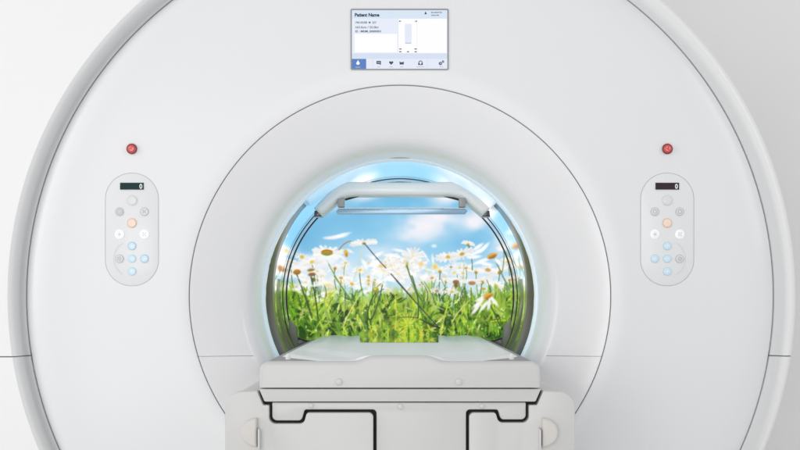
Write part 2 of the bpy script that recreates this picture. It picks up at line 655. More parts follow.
# home / drop on blue tile
c = P(358.0, 63.4)
pts = []
for i in range(20):
    a = math.radians(130) + math.radians(280) * i / 19
    pts.append((c.x + 1.75 * PX * math.cos(a), c.z + 1.5 * PX * math.sin(a)))
pts.append((c.x, c.z + 3.3 * PX))
flat(bm, pts, L3, U['ui_white'])
rect(355.2, 66.9, 360.4, 67.7, L3, 'ui_tilelow')
# speech bubble
flat(bm, fillet(R4(376.4, 60.9, 381.0, 64.2), .7 * PX, 4), L2, U['ui_icon'])
c = P(380.3, 64.4)
flat(bm, [(c.x - .9 * PX, c.z + .5 * PX), (c.x + .3 * PX, c.z - 1.1 * PX), (c.x + .5 * PX, c.z + .5 * PX)], L3, U['ui_icon'])
rect(377.1, 61.8, 380.3, 62.2, L3, 'ui_pale')
rect(377.1, 62.9, 380.3, 63.3, L3, 'ui_pale')
# heart
c = P(391.2, 62.9)
pts = []
for i in range(36):
    a = 2 * math.pi * i / 36
    pts.append((c.x + 2.15 * PX * math.sin(a) ** 3, c.z + .135 * PX * (13 * math.cos(a) - 5 * math.cos(2 * a) - 2 * math.cos(3 * a) - math.cos(4 * a))))
flat(bm, pts, L3, U['ui_icon'])
# coil tray
flat(bm, pxpoly([(399.4, 61.6), (400.6, 62.2), (402.8, 62.2), (404.0, 61.6), (403.7, 64.6), (399.7, 64.6)], 0), L3, U['ui_icon'])
# headphones
c = P(420.5, 62.6)
n = 18
for i in range(n):
    a0, a1 = math.radians(-20 + 220 * i / n), math.radians(-20 + 220 * (i + 1) / n)
    flat(bm, [(c.x + q * PX * math.cos(a), c.z + q * PX * math.sin(a)) for q, a in ((1.25, a0), (2.0, a0), (2.0, a1), (1.25, a1))], L3, U['ui_icon'])
rect(418.2, 63.0, 419.7, 65.1, L3, 'ui_icon')
rect(421.3, 63.0, 422.8, 65.1, L3, 'ui_icon')
rect(419.5, 64.3, 421.5, 65.1, L3, 'ui_icon')
# gears
for (gx, gy, gr) in ((440.4, 63.6, 1.6), (443.0, 61.7, 1.15)):
    c = P(gx, gy)
    pts = []
    for i in range(32):
        a = 2 * math.pi * i / 32
        q = gr * (1.18 if (i // 2) % 2 == 0 else 0.88)
        pts.append((c.x + q * PX * math.cos(a), c.z + q * PX * math.sin(a)))
    flat(bm, pts, L3, U['ui_icon'])
    annulus(bm, c.x, c.z, 0.0, gr * .35 * PX, L4, 12, U['ui_bar'])
for (x, w) in ((378.7, 2.6), (391.2, 3.6), (401.7, 3.0), (420.5, 7.4), (441.4, 3.8)):
    rect(x - w / 2, 66.7, x + w / 2, 67.3, L3, 'ui_pale')
finish('display', bm, ui, touch, smooth=False)


# --- control panels
def glyph(bm, kind, x, z, r, y, mi):
    if kind == 'ring':
        annulus(bm, x, z, r * .38, r * .55, y, 20, mi)
    elif kind == 'dot':
        annulus(bm, x, z, r * .36, r * .50, y, 20, mi)
        annulus(bm, x, z, 0.0, r * .16, y, 12, mi)
    elif kind == 'up':
        flat(bm, [(x - r * .36, z - r * .2), (x + r * .36, z - r * .2), (x, z + r * .38)], y, mi)
    elif kind == 'down':
        flat(bm, [(x - r * .36, z + r * .2), (x, z - r * .38), (x + r * .36, z + r * .2)], y, mi)
    elif kind == 'side':
        flat(bm, [(x - r * .2, z - r * .36), (x + r * .38, z), (x - r * .2, z + r * .36)], y, mi)
    elif kind == 'sideleft':
        flat(bm, [(x + r * .2, z - r * .36), (x + r * .2, z + r * .36), (x - r * .38, z)], y, mi)
    elif kind == 'bar':
        flat(bm, [(x - r * .35, z - r * .08), (x + r * .35, z - r * .08), (x + r * .35, z + r * .08), (x - r * .35, z + r * .08)], y, mi)
    elif kind == 'lamp':
        annulus(bm, x, z, 0.0, r * .28, y, 14, mi)
        for k in range(8):
            a = k * math.pi / 4
            u = Vector((math.cos(a), math.sin(a)))
            v = Vector((-u.y, u.x)) * r * .05
            c0, c1 = Vector((x, z)) + u * r * .38, Vector((x, z)) + u * r * .58
            flat(bm, [c0 - v, c1 - v, c1 + v, c0 + v], y, mi)
    elif kind == 'fan':
        for k in range(4):
            a = k * math.pi / 2 + .4
            flat(bm, [(x, z), (x + r * .55 * math.cos(a), z + r * .55 * math.sin(a)),
                      (x + r * .5 * math.cos(a + .7), z + r * .5 * math.sin(a + .7))], y, mi)


def control_panel(cx, mirrored, lcd):
    s = -1 if mirrored else 1
    bm = bmesh.new()
    pts = fillet(R4(cx - 26.2, 173.5, cx + 26.2, 285.4), 26.19 * PX, 20)
    prism(bm, pts, -0.0006, 0.002, 0.0003, 2)
    cp = finish('control_panel', bm, 'cover', mri)
    cp['label'] = 'right capsule shaped button panel' if mirrored else 'left capsule shaped button panel'
    # fine groove line around the capsule
    bm = bmesh.new()
    a_ = fillet(R4(cx - 26.9, 172.8, cx + 26.9, 286.1), 26.89 * PX, 20)
    b_ = fillet(R4(cx - 26.4, 173.3, cx + 26.4, 285.6), 26.39 * PX, 20)
    va = [bm.verts.new((p[0], -0.0003, p[1])) for p in a_]
    vb = [bm.verts.new((p[0], -0.0003, p[1])) for p in b_]
    vc = [bm.verts.new((p[0], 0.001, p[1])) for p in a_]
    n = len(va)
    for i in range(n):
        j = (i + 1) % n
        bm.faces.new((va[i], va[j], vb[j], vb[i]))
        bm.faces.new((va[i], vc[i], vc[j], va[j]))
    bmesh.ops.recalc_face_normals(bm, faces=bm.faces[:])
    finish('rim', bm, 'panel_line', cp)
    # number display
    bm = bmesh.new()
    prism(bm, R4(cx - 11.8, 182.8, cx + 11.8, 189.6), -0.0026, 0.0, 0.0004, 1, 0)
    p = P(cx + 7.6, 188.7)
    text(bm, '0', p.x, p.z, -0.0031, 4.6 * PX, 1, 0.0004, 2.9 * PX)
    finish('number_display', bm, [lcd, 'digit'], cp)
    spec = [(0, 200.4, 5.3, 'btn_pale', 'ring_pale', 'glyph_white', None),
            (-12.5, 211.7, 4.2, 'btn_grey' if not mirrored else 'btn_pale', 'ring_grey', 'ring_grey', 'ring'),
            (12.5, 211.7, 4.2, 'btn_pale', 'ring_grey', 'glyph', 'fan' if not mirrored else 'ring'),
            (0, 223.0, 4.8, 'btn_orange', 'ring_orange', 'glyph_white', None),
            (-12.4, 234.3, 4.7, 'btn_white', 'btn_white', 'ring_pale', 'lamp'),
            (12.5, 234.3, 4.7, 'btn_white', 'btn_white', 'ring_pale', 'fan'),
            (0, 246.0, 4.2, 'btn_blue', 'ring_blue' if not mirrored else 'ring_blue_pale', 'glyph_white', 'up'),
            (12.5 * s, 258.7, 4.2, 'btn_blue', 'ring_blue' if not mirrored else 'ring_blue_pale', 'glyph_white', 'side' if s > 0 else 'sideleft'),
            (0, 258.7, 4.1, 'btn_blue', 'ring_blue_pale', 'glyph_white', 'bar'),
            (0, 271.4, 4.2, 'btn_blue', 'ring_blue_pale', 'glyph_white', 'down'),
            (-12.4 * s, 258.8, 4.2, 'btn_pale', 'ring_grey', 'glyph', 'dot')]
    for (dx, py, r, cap, ring, gm, kind) in spec:
        bm = bmesh.new()
        p = P(cx + dx, py)
        disc(bm, p.x, p.z, r * PX, -0.0022, -0.0004, 0.0004, 32, 1)
        disc(bm, p.x, p.z, r * .84 * PX, -0.0034, -0.002, 0.0005, 32, 0)
        if kind:
            glyph(bm, kind, p.x, p.z, r * PX, -0.0037, 2)
        finish('button', bm, [cap, ring, gm], cp)
    # faint curve round the four arrow buttons
    bm = bmesh.new()
    p = P(cx, 258.7)
    th = [math.radians(a) for a in (range(118, 243, 5) if not mirrored else range(-62, 63, 5))]
    for i in range(len(th) - 1):
        flat(bm, [(p.x + q * PX * math.cos(a), p.z + q * PX * math.sin(a))
                  for q, a in ((18.0, th[i]), (18.5, th[i]), (18.5, th[i + 1]), (18.0, th[i + 1]))], -0.0020, 0)
    finish('printed_arc', bm, 'ring_pale', cp, smooth=False)
    # emergency stop
    bm = bmesh.new()
    p = P(cx, 149.0)
    disc(bm, p.x, p.z, 5.3 * PX, -0.006, 0.002, 0.0015, 36, 1)
    disc(bm, p.x, p.z, 4.0 * PX, -0.011, -0.004, 0.004, 36, 0)
    for k in range(3):
        a0 = math.pi / 2 + k * 2 * math.pi / 3
        th = [a0 + i * .2 for i in range(8)]
        for i in range(7):
            flat(bm, [(p.x + q * PX * math.cos(a), p.z + q * PX * math.sin(a))
                      for q, a in ((1.5, th[i]), (2.1, th[i]), (2.1, th[i + 1]), (1.5, th[i + 1]))], -0.0114, 2)
    o = finish('emergency_button', bm, ['red', 'red_dark', 'red_glyph'], mri)
    o['label'] = 'red round stop button above the right panel' if mirrored else 'red round stop button above the left panel'


control_panel(132.0, False, 'lcd_green')
control_panel(667.2, True, 'lcd_brown')

# ================================================================ MEADOW SCREEN
# the picture is painted into a fine grid of vertex colours
X0, X1, Y0, Y1, SC = 277, 525, 172, 350, 2.0
W, H = int((X1 - X0) * SC), int((Y1 - Y0) * SC)
yy, xx = np.mgrid[0:H, 0:W].astype(np.float64)
gx, gy = xx / SC + X0, yy / SC + Y0
img = np.zeros((H, W, 3))


def sm(a, b_, v):
    t = np.clip((v - a) / (b_ - a), 0, 1)
    return t * t * (3 - 2 * t)


def vnoise(sx, sy, seed):
    r = np.random.default_rng(seed)
    u, v = (gx - X0) / sx, (gy - Y0) / sy
    gw, gh = int(u.max()) + 3, int(v.max()) + 3
    g = r.random((gh, gw))
    iu, iv = u.astype(int), v.astype(int)
    fu, fv = u - iu, v - iv
    fu, fv = fu * fu * (3 - 2 * fu), fv * fv * (3 - 2 * fv)
    return (g[iv, iu] * (1 - fu) * (1 - fv) + g[iv, iu + 1] * fu * (1 - fv) + g[iv + 1, iu] * (1 - fu) * fv + g[iv + 1, iu + 1] * fu * fv)


def fbm(sx, sy, seed):
    return (vnoise(sx, sy, seed) * .5 + vnoise(sx / 2, sy / 2, seed + 1) * .3 + vnoise(sx / 4, sy / 4, seed + 2) * .2)


def mixc(mask, col):
    global img
    img = img * (1 - mask[..., None]) + np.array(col, float)[None, None, :] * mask[..., None]


def gauss(cx, cy, sx, sy, rot=0.0):
    c, s = math.cos(rot), math.sin(rot)
    u = (gx - cx) * c + (gy - cy) * s
    v = -(gx - cx) * s + (gy - cy) * c
    return np.exp(-(u / sx) ** 2 - (v / sy) ** 2)


def box(x0, y0, x1, y1):
    a = max(0, int((x0 - X0) * SC)); b_ = min(W, int((x1 - X0) * SC) + 2)
    c = max(0, int((y0 - Y0) * SC)); d = min(H, int((y1 - Y0) * SC) + 2)
    return (slice(c, d), slice(a, b_)) if b_ > a and d > c else None


def stroke(pts, w0, w1, col, alpha=1.0, soft=0.5, col2=None):
    """tapered curved stroke through a quadratic bezier."""
    p = [np.array(q, float) for q in pts]
    n = 12
    ts = np.linspace(0, 1, n + 1)
    if len(p) == 2:
        c = [p[0] * (1 - t) + p[1] * t for t in ts]
    else:
        c = [p[0] * (1 - t) ** 2 + p[1] * 2 * t * (1 - t) + p[2] * t * t for t in ts]
    m_ = max(w0, w1) + soft + 1
    xs = [q[0] for q in c]; ys = [q[1] for q in c]
    sl = box(min(xs) - m_, min(ys) - m_, max(xs) + m_, max(ys) + m_)
    if sl is None:
        return
    X, Y = gx[sl], gy[sl]
    best = np.zeros_like(X)
    tt = np.zeros_like(X)
    for i in range(n):
        a, b_ = c[i], c[i + 1]
        d = b_ - a
        L = max(1e-6, d @ d)
        t = np.clip(((X - a[0]) * d[0] + (Y - a[1]) * d[1]) / L, 0, 1)
        dist = np.hypot(X - a[0] - t * d[0], Y - a[1] - t * d[1])
        g = (i + t) / n
        w = w0 + (w1 - w0) * g
        al = 1 - sm(w / 2 - soft / 2, w / 2 + soft / 2, dist)
        al = al * np.minimum(1, w / soft + .15)
        tt = np.where(al > best, g, tt)
        best = np.maximum(best, al)
    best = (best * alpha)[..., None]
    cc = np.array(col, float)[None, None, :]
    if col2 is not None:
        cc = cc * (1 - tt[..., None]) + np.array(col2, float)[None, None, :] * tt[..., None]
    img[sl] = img[sl] * (1 - best) + cc * best


def ell(cx, cy, rx, ry, rot, col, alpha=1.0, soft=0.6, col2=None):
    m_ = max(rx, ry) + soft + 1
    sl = box(cx - m_, cy - m_, cx + m_, cy + m_)
    if sl is None:
        return
    c, s = math.cos(rot), math.sin(rot)
    u = ((gx[sl] - cx) * c + (gy[sl] - cy) * s) / rx
    v = (-(gx[sl] - cx) * s + (gy[sl] - cy) * c) / ry
    q = np.sqrt(u * u + v * v)
    e = soft / min(rx, ry)
    al = (alpha * (1 - sm(1 - e, 1 + e, q)))[..., None]
    cc = np.array(col, float)[None, None, :]
    if col2 is not None:
        k = np.clip(v * .5 + .5, 0, 1)[..., None]
        cc = cc * (1 - k) + np.array(col2, float)[None, None, :] * k
    img[sl] = img[sl] * (1 - al) + cc * al


def daisy(cx, cy, R, tilt, squash, cen, crx, cry, npet=15, alpha=1.0, soft=0.9, white=(253, 253, 250), arc=(0, 360), cen2=None, petw=.30):
    c, s = math.cos(tilt), math.sin(tilt)
    for k in range(npet):
        a = math.radians(arc[0] + (arc[1] - arc[0]) * (k + .5) / npet) + random.uniform(-.10, .10)
        rr = R * random.uniform(.85, 1.1)
        ux, uy = math.cos(a) * rr, math.sin(a) * rr * squash
        ex, ey = ux * c - uy * s, ux * s + uy * c
        sh = random.uniform(.90, 1.0)
        wc = tuple(q * sh for q in white)
        wid = R * petw * (0.55 + .45 * squash)
        stroke([(cx + ex * .22, cy + ey * .22), (cx + ex * .65, cy + ey * .65 - .3), (cx + ex, cy + ey)], wid * 1.0, wid * .75, wc, alpha, soft)
    ell(cx, cy, crx, cry, tilt, cen, 1.0, .7, cen2)
    if crx > 2.5:
        for _ in range(int(crx * 4)):
            a, q = random.uniform(0, 6.28), random.random() ** .5
            ell(cx + crx * .85 * q * math.cos(a), cy + cry * .85 * q * math.sin(a), .45, .4, 0,
                tuple(min(255, v * random.uniform(.75, 1.3)) for v in cen), .5, .4)


# sky
t = np.clip((gy - 178) / 110, 0, 1)
top, mid, low = np.array([104, 182, 224.]), np.array([138, 200, 234.]), np.array([180, 220, 243.])
k1 = sm(0, .5, t)[..., None]
k2 = sm(.45, 1, t)[..., None]
img = (top * (1 - k1) + mid * k1) * (1 - k2) + low * k2
img += ((fbm(40, 26, 3) - .5) * 26)[..., None] * np.array([1.3, .7, .35])
# deeper blue on the left and far right
mixc(gauss(300, 235, 26, 40) * .55, (96, 172, 218))
mixc(gauss(468, 243, 18, 12) * .55, (108, 182, 222))
mixc(gauss(350, 222, 40, 12) * .35, (120, 190, 226))
mixc(gauss(425, 190, 16, 14) * .45, (100, 185, 224))
# clouds
cl = fbm(34, 22, 21)
cn = lambda v, a=.30, c=.72: v * sm(a, c, cl + v * .28)
for (cx, cy, sx, sy, a) in ((424, 226, 30, 13, .72), (440, 217, 24, 8, .7), (414, 236, 22, 9, .55), (474, 222, 12, 9, .8), (482, 214, 10, 8, .6), (366, 192, 20, 10, .8),
                            (446, 196, 16, 10, .75), (302, 262, 20, 14, .8), (318, 262, 30, 10, .7), (380, 252, 24, 9, .4),
                            (500, 240, 12, 22, .45), (345, 272, 30, 8, .4), (420, 280, 40, 9, .5), (478, 278, 26, 9, .35), (330, 206, 12, 6, .4), (290, 228, 8, 10, .6)):
    mixc(np.clip(cn(gauss(cx, cy, sx, sy)) * a * 1.35, 0, .95), (247, 243, 248))
# far blurred white flowers along the horizon
for _ in range(40):
    x = random.uniform(284, 518)
    y = 277 + random.gauss(0, 9)
    ell(x, y, random.uniform(2, 5), random.uniform(1.2, 2.8), random.uniform(-.5, .5), (250, 250, 250), random.uniform(.3, .75), 1.6)
for _ in range(22):
    x = random.uniform(286, 516)
    y = 280 + random.gauss(0, 9)
    ell(x, y, random.uniform(1.2, 2.4), random.uniform(1, 1.8), 0, random.choice([(236, 205, 90), (226, 190, 110), (240, 220, 130)]), random.uniform(.4, .8), 1.1)

# grass: soft base tone
G_L = [(168, 206, 52), (190, 218, 84), (146, 190, 40), (206, 226, 118), (200, 210, 50), (128, 178, 34), (176, 212, 70)]
G_M = [(104, 154, 34), (120, 168, 44), (90, 142, 30), (134, 172, 60)]
G_D = [(46, 92, 20), (32, 74, 16), (64, 112, 28), (40, 84, 32)]
hor = 298 + 4 * np.sin(gx * .06) + 19 * (vnoise(8, 200, 5) - .5) - 9 * np.exp(-((gx - 297) / 15) ** 2) - 8 * np.exp(-((gx - 507) / 15) ** 2)
mixc(sm(276, 304, gy) * .55, (206, 226, 190))
gm = sm(-7, 7, gy - hor)
n1 = fbm(8, 10, 40)
base = np.array([70, 116, 24.])[None, None] * (1 - n1[..., None]) + np.array([170, 196, 62.])[None, None] * n1[..., None]
base = base * (0.70 + .6 * vnoise(6, 7, 61))[..., None]
dk = (sm(304, 334, gy) * sm(.36, .68, vnoise(13, 11, 77)))[..., None]
base = base * (1 - dk * .66) + np.array([24, 58, 12.]) * dk * .66
img = img * (1 - gm[..., None]) + base * gm[..., None]
for (cx, cy, sx, sy, a, c) in ((390, 303, 7, 10, .85, (226, 208, 40)), (333, 291, 8, 6, .6, (226, 206, 90)), (499, 300, 7, 9, .4, (196, 208, 90)),
                               (424, 297, 6, 12, .65, (204, 220, 110)), (352, 335, 13, 5, .6, (150, 200, 70)), (430, 283, 3, 9, .7, (196, 216, 120)),
                               (364, 305, 8, 8, .5, (170, 196, 60)), (446, 312, 12, 8, .5, (176, 210, 60)), (318, 312, 8, 8, .4, (160, 196, 70))):
    mixc(gauss(cx, cy, sx, sy) * a, c)


def hz(x):
    return 296 - 9 * math.exp(-((x - 297) / 16) ** 2) - 7 * math.exp(-((x - 506) / 16) ** 2) + 3 * math.sin(x * .23) + 2 * math.sin(x * .71 + 1)


def var(c, lo=.85, hi=1.15):
    v = random.uniform(lo, hi)
    return tuple(max(0, min(255, q * v)) for q in c)


def feather(x, y, a, L, c, w=.9, soft=.5, alpha=.9):
    """a finely divided chamomile leaf."""
    bend = random.gauss(0, .25)
    px_, py_ = x, y
    n = 6
    for k in range(n):
        ak = a + bend * k / n
        nx, ny = px_ + L / n * math.cos(ak), py_ + L / n * math.sin(ak)
        stroke([(px_, py_), (nx, ny)], w, w * .8, c, alpha, soft)
        if k > 0:
            q = L * random.uniform(.22, .38) * (1.15 - k / n)
            for sd in (1, -1):
                b2 = ak + sd * random.uniform(.5, .95)
                ex, ey = nx + q * math.cos(b2), ny + q * math.sin(b2)
                stroke([(nx, ny), ((nx + ex) / 2, (ny + ey) / 2 - .3), (ex, ey)], w * .85, w * .4, c, alpha, soft)
                if q > 3:
                    mx_, my_ = nx + q * .55 * math.cos(b2), ny + q * .55 * math.sin(b2)
                    stroke([(mx_, my_), (mx_ + q * .4 * math.cos(b2 - sd * .8), my_ + q * .4 * math.sin(b2 - sd * .8))], w * .7, w * .35, c, alpha, soft)
        px_, py_ = nx, ny


def blade(x, y0, L, lean, c, w, alpha=.9, soft=.6):
    stroke([(x, y0), (x + lean * .2, y0 - L * .55), (x + lean, y0 - L)], w, .35, c, alpha, soft)


# soft, out of focus back layer
for _ in range(150):
    x = random.uniform(279, 522)
    y = random.uniform(hz(x) - 1, 330)
    ell(x, y, random.uniform(1.2, 4.0), random.uniform(.9, 2.6), random.uniform(-1, 1), var(random.choice(G_L + G_M)), random.uniform(.3, .7), 1.4)
for _ in range(90):
    x = random.uniform(279, 522)
    blade(x, random.uniform(hz(x) + 6, hz(x) + 18), random.uniform(10, 22), random.gauss(0, 5), var(random.choice(G_L + G_M)), random.uniform(1.0, 2.0), random.uniform(.4, .75), 1.2)
# blown out far flowers where the grass meets the sky
for _ in range(46):
    x = random.uniform(283, 518)
    y = 283 + random.gauss(0, 8)
    for _k in range(random.randint(2, 4)):
        ell(x + random.gauss(0, 2.4), y + random.gauss(0, .9), random.uniform(2.2, 5.0), random.uniform(.8, 1.7), random.gauss(0, .45), (253, 253, 251), random.uniform(.5, .9), 1.0)
    if random.random() < .2:
        ell(x, y + .6, random.uniform(1, 1.9), random.uniform(.8, 1.3), 0, random.choice([(214, 170, 60), (226, 196, 90), (186, 140, 66), (240, 220, 150)]), .75, .8)
# middle row of small daisies, each with a thin stalk
for _ in range(26):          # large, well out of focus
    x = random.uniform(284, 518)
    y = random.uniform(258, 292)
    R = random.uniform(6, 11)
    daisy(x, y, R, random.uniform(-.5, .5), random.uniform(.3, .6), (238, 214, 140), R * .22, R * .16, 10, random.uniform(.4, .75), 2.4)
for _ in range(9):
    x = random.uniform(286, 516)
    y = random.choice([random.uniform(262, 282), random.uniform(276, 296)])
    if abs(x - 398) < 22 and y < 276:
        continue
    stroke([(x, y), (x + random.gauss(0, 2), y + 10), (x + random.gauss(0, 4), y + 26)], .9, .8, var(random.choice([(120, 150, 80), (150, 176, 100), (90, 124, 60)])), .8, .6)
    R = random.uniform(4.2, 7.2)
    if random.random() < .55:
        daisy(x, y, R, random.uniform(-.35, .35), random.uniform(.3, .5), random.choice([(206, 160, 60), (190, 140, 60), (222, 186, 80)]), R * .30, R * .22, 11, .92, .8,
              arc=random.choice([(0, 360), (0, 360), (170, 370)]))
    else:
        daisy(x, y, R, random.uniform(-.5, .5), random.uniform(.5, .8), (226, 190, 80), R * .26, R * .22, 12, .92, .8)

# crisp daisies at varied heights, thickest left and right
for (x, y, R, tl) in ((312, 262, 7, -.2), (291, 262, 6, .3), (318, 272, 6, .2), (335, 268, 6, -.4), (341, 278, 5.5, .1), (305, 290, 6, .2), (330, 294, 6.5, -.1), (352, 284, 6, .3),
                      (360, 270, 6, -.2), (432, 278, 6.5, -.2), (440, 271, 6, .3), (446, 281, 5.5, 0), (466, 268, 6.5, -.3), (476, 272, 6, .2), (482, 282, 6.5, -.2),
                      (500, 272, 7, -.4), (508, 262, 6.5, .2), (510, 280, 6, -.1), (496, 286, 6, .3), (464, 296, 6, .1), (428, 292, 6, -.3), (503, 246, 6, -.5), (468, 244, 5, .2)):
    stroke([(x, y), (x + random.gauss(0, 2), y + 10), (x + random.gauss(0, 4), y + 26)], 1.0, .9, var(random.choice([(96, 130, 60), (120, 156, 80), (70, 104, 44)])), .85, .5)
    sd = random.random() < .45
    R *= random.uniform(1.15, 1.6)
    daisy(x, y, R, tl, random.uniform(.38, .62), random.choice([(222, 176, 50), (212, 160, 56), (232, 196, 70)]), R * .22, R * .16, 15, .97, .6,
          arc=(165, 375) if sd else (0, 360), petw=.26)
    if sd:
        ell(x, y + 1, R * .19, R * .14, tl, (146, 128, 50), .8, .6)

# leafy middle layer: dark behind, light in front
for _ in range(170):
    x, y = random.uniform(282, 518), random.uniform(300, 342)
    feather(x, y, -math.pi / 2 + random.gauss(0, .6), random.uniform(7, 15), var(random.choice(G_D + G_M[:1])), .9, .5, .85)
for _ in range(190):
    x, y = random.uniform(283, 518), random.uniform(303, 341)
    ell(x, y, random.uniform(.6, 3.2), random.uniform(.6, 3.2), random.uniform(-.7, .7), (20, 48, 10), random.uniform(.4, .8), .7)
for _ in range(95):
    x, y0 = random.uniform(280, 520), random.uniform(303, 346)
    blade(x, y0, min(random.uniform(8, 20), y0 - hz(x) + random.expovariate(1 / 5.0)), random.gauss(0, 8), var(random.choice(G_L + G_M)), random.uniform(1.1, 2.8), random.uniform(.6, .95), .6)
for _ in range(120):
    x, y = random.uniform(282, 518), random.uniform(300, 340)
    feather(x, y, -math.pi / 2 + random.gauss(0, .65), random.uniform(6, 14), var(random.choice(G_L + [(214, 228, 100), (226, 234, 140)])), .9, .45, .9)
# leaf tips and buds against the pale horizon
for _ in range(60):
    x = random.uniform(284, 518)
    feather(x, hz(x) + random.uniform(2, 8), -math.pi / 2 + random.gauss(0, .45), random.uniform(6, 13), var(random.choice(G_M + G_D[2:] + G_L[:3])), .85, .5, .85)
for _ in range(36):
    x = random.uniform(284, 518)
    y0 = hz(x) + random.uniform(4, 10)
    stroke([(x, y0), (x + random.gauss(0, 2), y0 - 9), (x + random.gauss(0, 6), y0 - random.uniform(12, 24))], 1.0, .6, var(random.choice([(80, 112, 50), (120, 150, 80), (190, 206, 140), (60, 90, 40)])), .85, .5)
# dark corner masses
mixc(gauss(304, 331, 14, 7) * .62, (20, 56, 14))
mixc(gauss(291, 312, 7, 12) * .45, (60, 128, 26))
mixc(gauss(498, 332, 14, 6) * .62, (18, 58, 12))
mixc(gauss(468, 333, 16, 4) * .45, (28, 72, 14))
for _ in range(44):
    x = random.choice([random.gauss(304, 10), random.gauss(496, 10), random.gauss(468, 10)])
    feather(x, random.gauss(333, 4), -math.pi / 2 + random.gauss(0, .5), random.uniform(6, 11), var(random.choice([(110, 168, 34), (160, 196, 60), (70, 128, 24)])), .9, .5, .85)
for _ in range(120):
    x, y = random.uniform(284, 518), random.uniform(298, 340)
    ell(x, y, random.uniform(.35, .9), random.uniform(.4, 1.2), random.uniform(-.7, .7), (240, 246, 190), random.uniform(.5, .95), .5)
# yellow green burst in the middle foreground
mixc(gauss(408, 328, 16, 12) * .7, (168, 204, 40))
for _ in range(170):
    a = random.uniform(0, 6.28)
    L = random.uniform(6, 19)
    r0 = random.uniform(0, 3)
    stroke([(408 + r0 * math.cos(a), 325 + r0 * math.sin(a) * .8), (408 + L * .6 * math.cos(a + .06), 325 + L * .5 * math.sin(a + .06)), (408 + L * math.cos(a), 325 + L * .85 * math.sin(a))], 1.0, .35,
           random.choice([(206, 220, 50), (226, 232, 90), (150, 196, 36), (110, 164, 28), (236, 238, 130), (186, 206, 30), (90, 144, 24)]), .85, .45)
for _ in range(70):
    x, y = random.uniform(361, 437), random.uniform(330, 348)
    feather(x, y, -math.pi / 2 + random.gauss(0, .8), random.uniform(5, 10), random.choice([(130, 180, 34), (176, 208, 50), (206, 220, 80), (84, 140, 24), (214, 196, 50), (60, 110, 20)]), .9, .5, .85)
for (x, y) in ((391, 331), (394, 326), (389, 320), (372, 333), (399, 322), (386, 338), (378, 328)):
    ell(x, y, .9, .9, 0, (214, 96, 36), .7, .6)

# stems
for pts, w0, w1, c in (
        (((365, 244), (388, 272), (438, 327)), .7, 1.15, (44, 54, 54)),
        (((440, 328), (430, 325), (420, 319)), 1.6, 1.0, (36, 52, 24)),
        (((418, 318), (421, 296), (408, 266)), 1.5, 1.1, (58, 92, 40)),
        (((418, 318), (408, 316), (398, 318)), 1.0, .6, (84, 84, 40)),
        (((371, 320), (378, 308), (383, 282)), 1.5, .9, (60, 76, 44)),
        (((368, 330), (364, 310), (376, 292)), 1.6, 1.0, (52, 82, 30)),
        (((368, 332), (356, 306), (334, 276)), 2.0, 1.1, (96, 132, 56)),
        (((326, 258), (330, 268), (340, 284)), 1.1, 1.2, (130, 160, 96)),
        (((363, 246), (361, 258), (353, 282)), 1.0, .9, (206, 218, 186)),
        (((297, 275), (304, 292), (312, 318)), 1.2, 1.5, (54, 78, 28)),
        (((311, 277), (316, 296), (318, 318)), 1.3, 1.3, (44, 68, 24)),
        (((494, 258), (502, 274), (509, 290)), 1.4, 1.3, (110, 140, 120)),
        (((487, 298), (494, 312), (500, 326)), 1.6, 1.4, (60, 104, 34)),
        (((456, 287), (454, 298), (452, 312)), 1.1, 1.0, (90, 124, 60)),
        (((471, 288), (472, 300), (470, 316)), 1.1, 1.0, (90, 130, 50)),
        (((463, 257), (464, 272), (464, 286)), .9, .8, (190, 206, 190)),
        (((440, 330), (446, 316), (449, 300)), 1.1, .7, (190, 208, 96)),
        (((395, 330), (398, 308), (394, 290)), .9, .6, (208, 214, 90)),
        (((345, 322), (352, 306), (362, 292)), 1.4, .8, (214, 220, 130)),
        (((452, 322), (460, 308), (470, 300)), 1.4, .8, (204, 220, 120)),
        (((330, 326), (322, 306), (326, 292)), 1.3, .8, (150, 180, 90))):
    stroke(pts, w0, w1, c, .95, .55)

# flowers
ell(336, 237, 10, 1.7, -.12, (252, 250, 252), .9, 1.1)
ell(342, 235, 8, 1.6, -.25, (255, 255, 255), .85, 1.0)
ell(330, 238, 6, 1.3, .05, (250, 240, 240), .8, 1.0)
daisy(327, 253, 15, 0.05, .42, (196, 148, 44), 5.6, 3.2, 17, .95, .8)
for k in range(11):
    a = math.radians(16 + 14 * k)
    stroke([(327 + 3 * math.cos(a), 255), (327 + 11 * math.cos(a), 255 + 9 * math.sin(a))], 2.4, 1.5, (246, 248, 250), .75, .8)
ell(327, 252.6, 5.6, 3.1, 0.0, (206, 152, 40), 1, .7, (122, 136, 44))
stroke([(322, 251.5), (327, 249.0), (332, 251.5)], 1.2, 1.2, (178, 96, 30), .8, .6)
stroke([(339, 250), (344, 242), (351, 241)], 1.1, .8, (176, 110, 60), .9, .5)
ell(346, 253, 1.8, 3.8, -.25, (228, 176, 48), .95, .8)
ell(346.5, 255, 1.1, 1.8, 0, (196, 112, 30), .8, .6)
for (x, y, a) in ((341, 251, -.4), (343, 258, .8), (350, 251, .5)):
    ell(x, y, 3.6, 1.3, a, (252, 248, 236), .85, .9)
daisy(364, 243.5, 14, -.12, .30, (150, 130, 60), 1.8, 1.2, 11, .95, .8, arc=(150, 390))
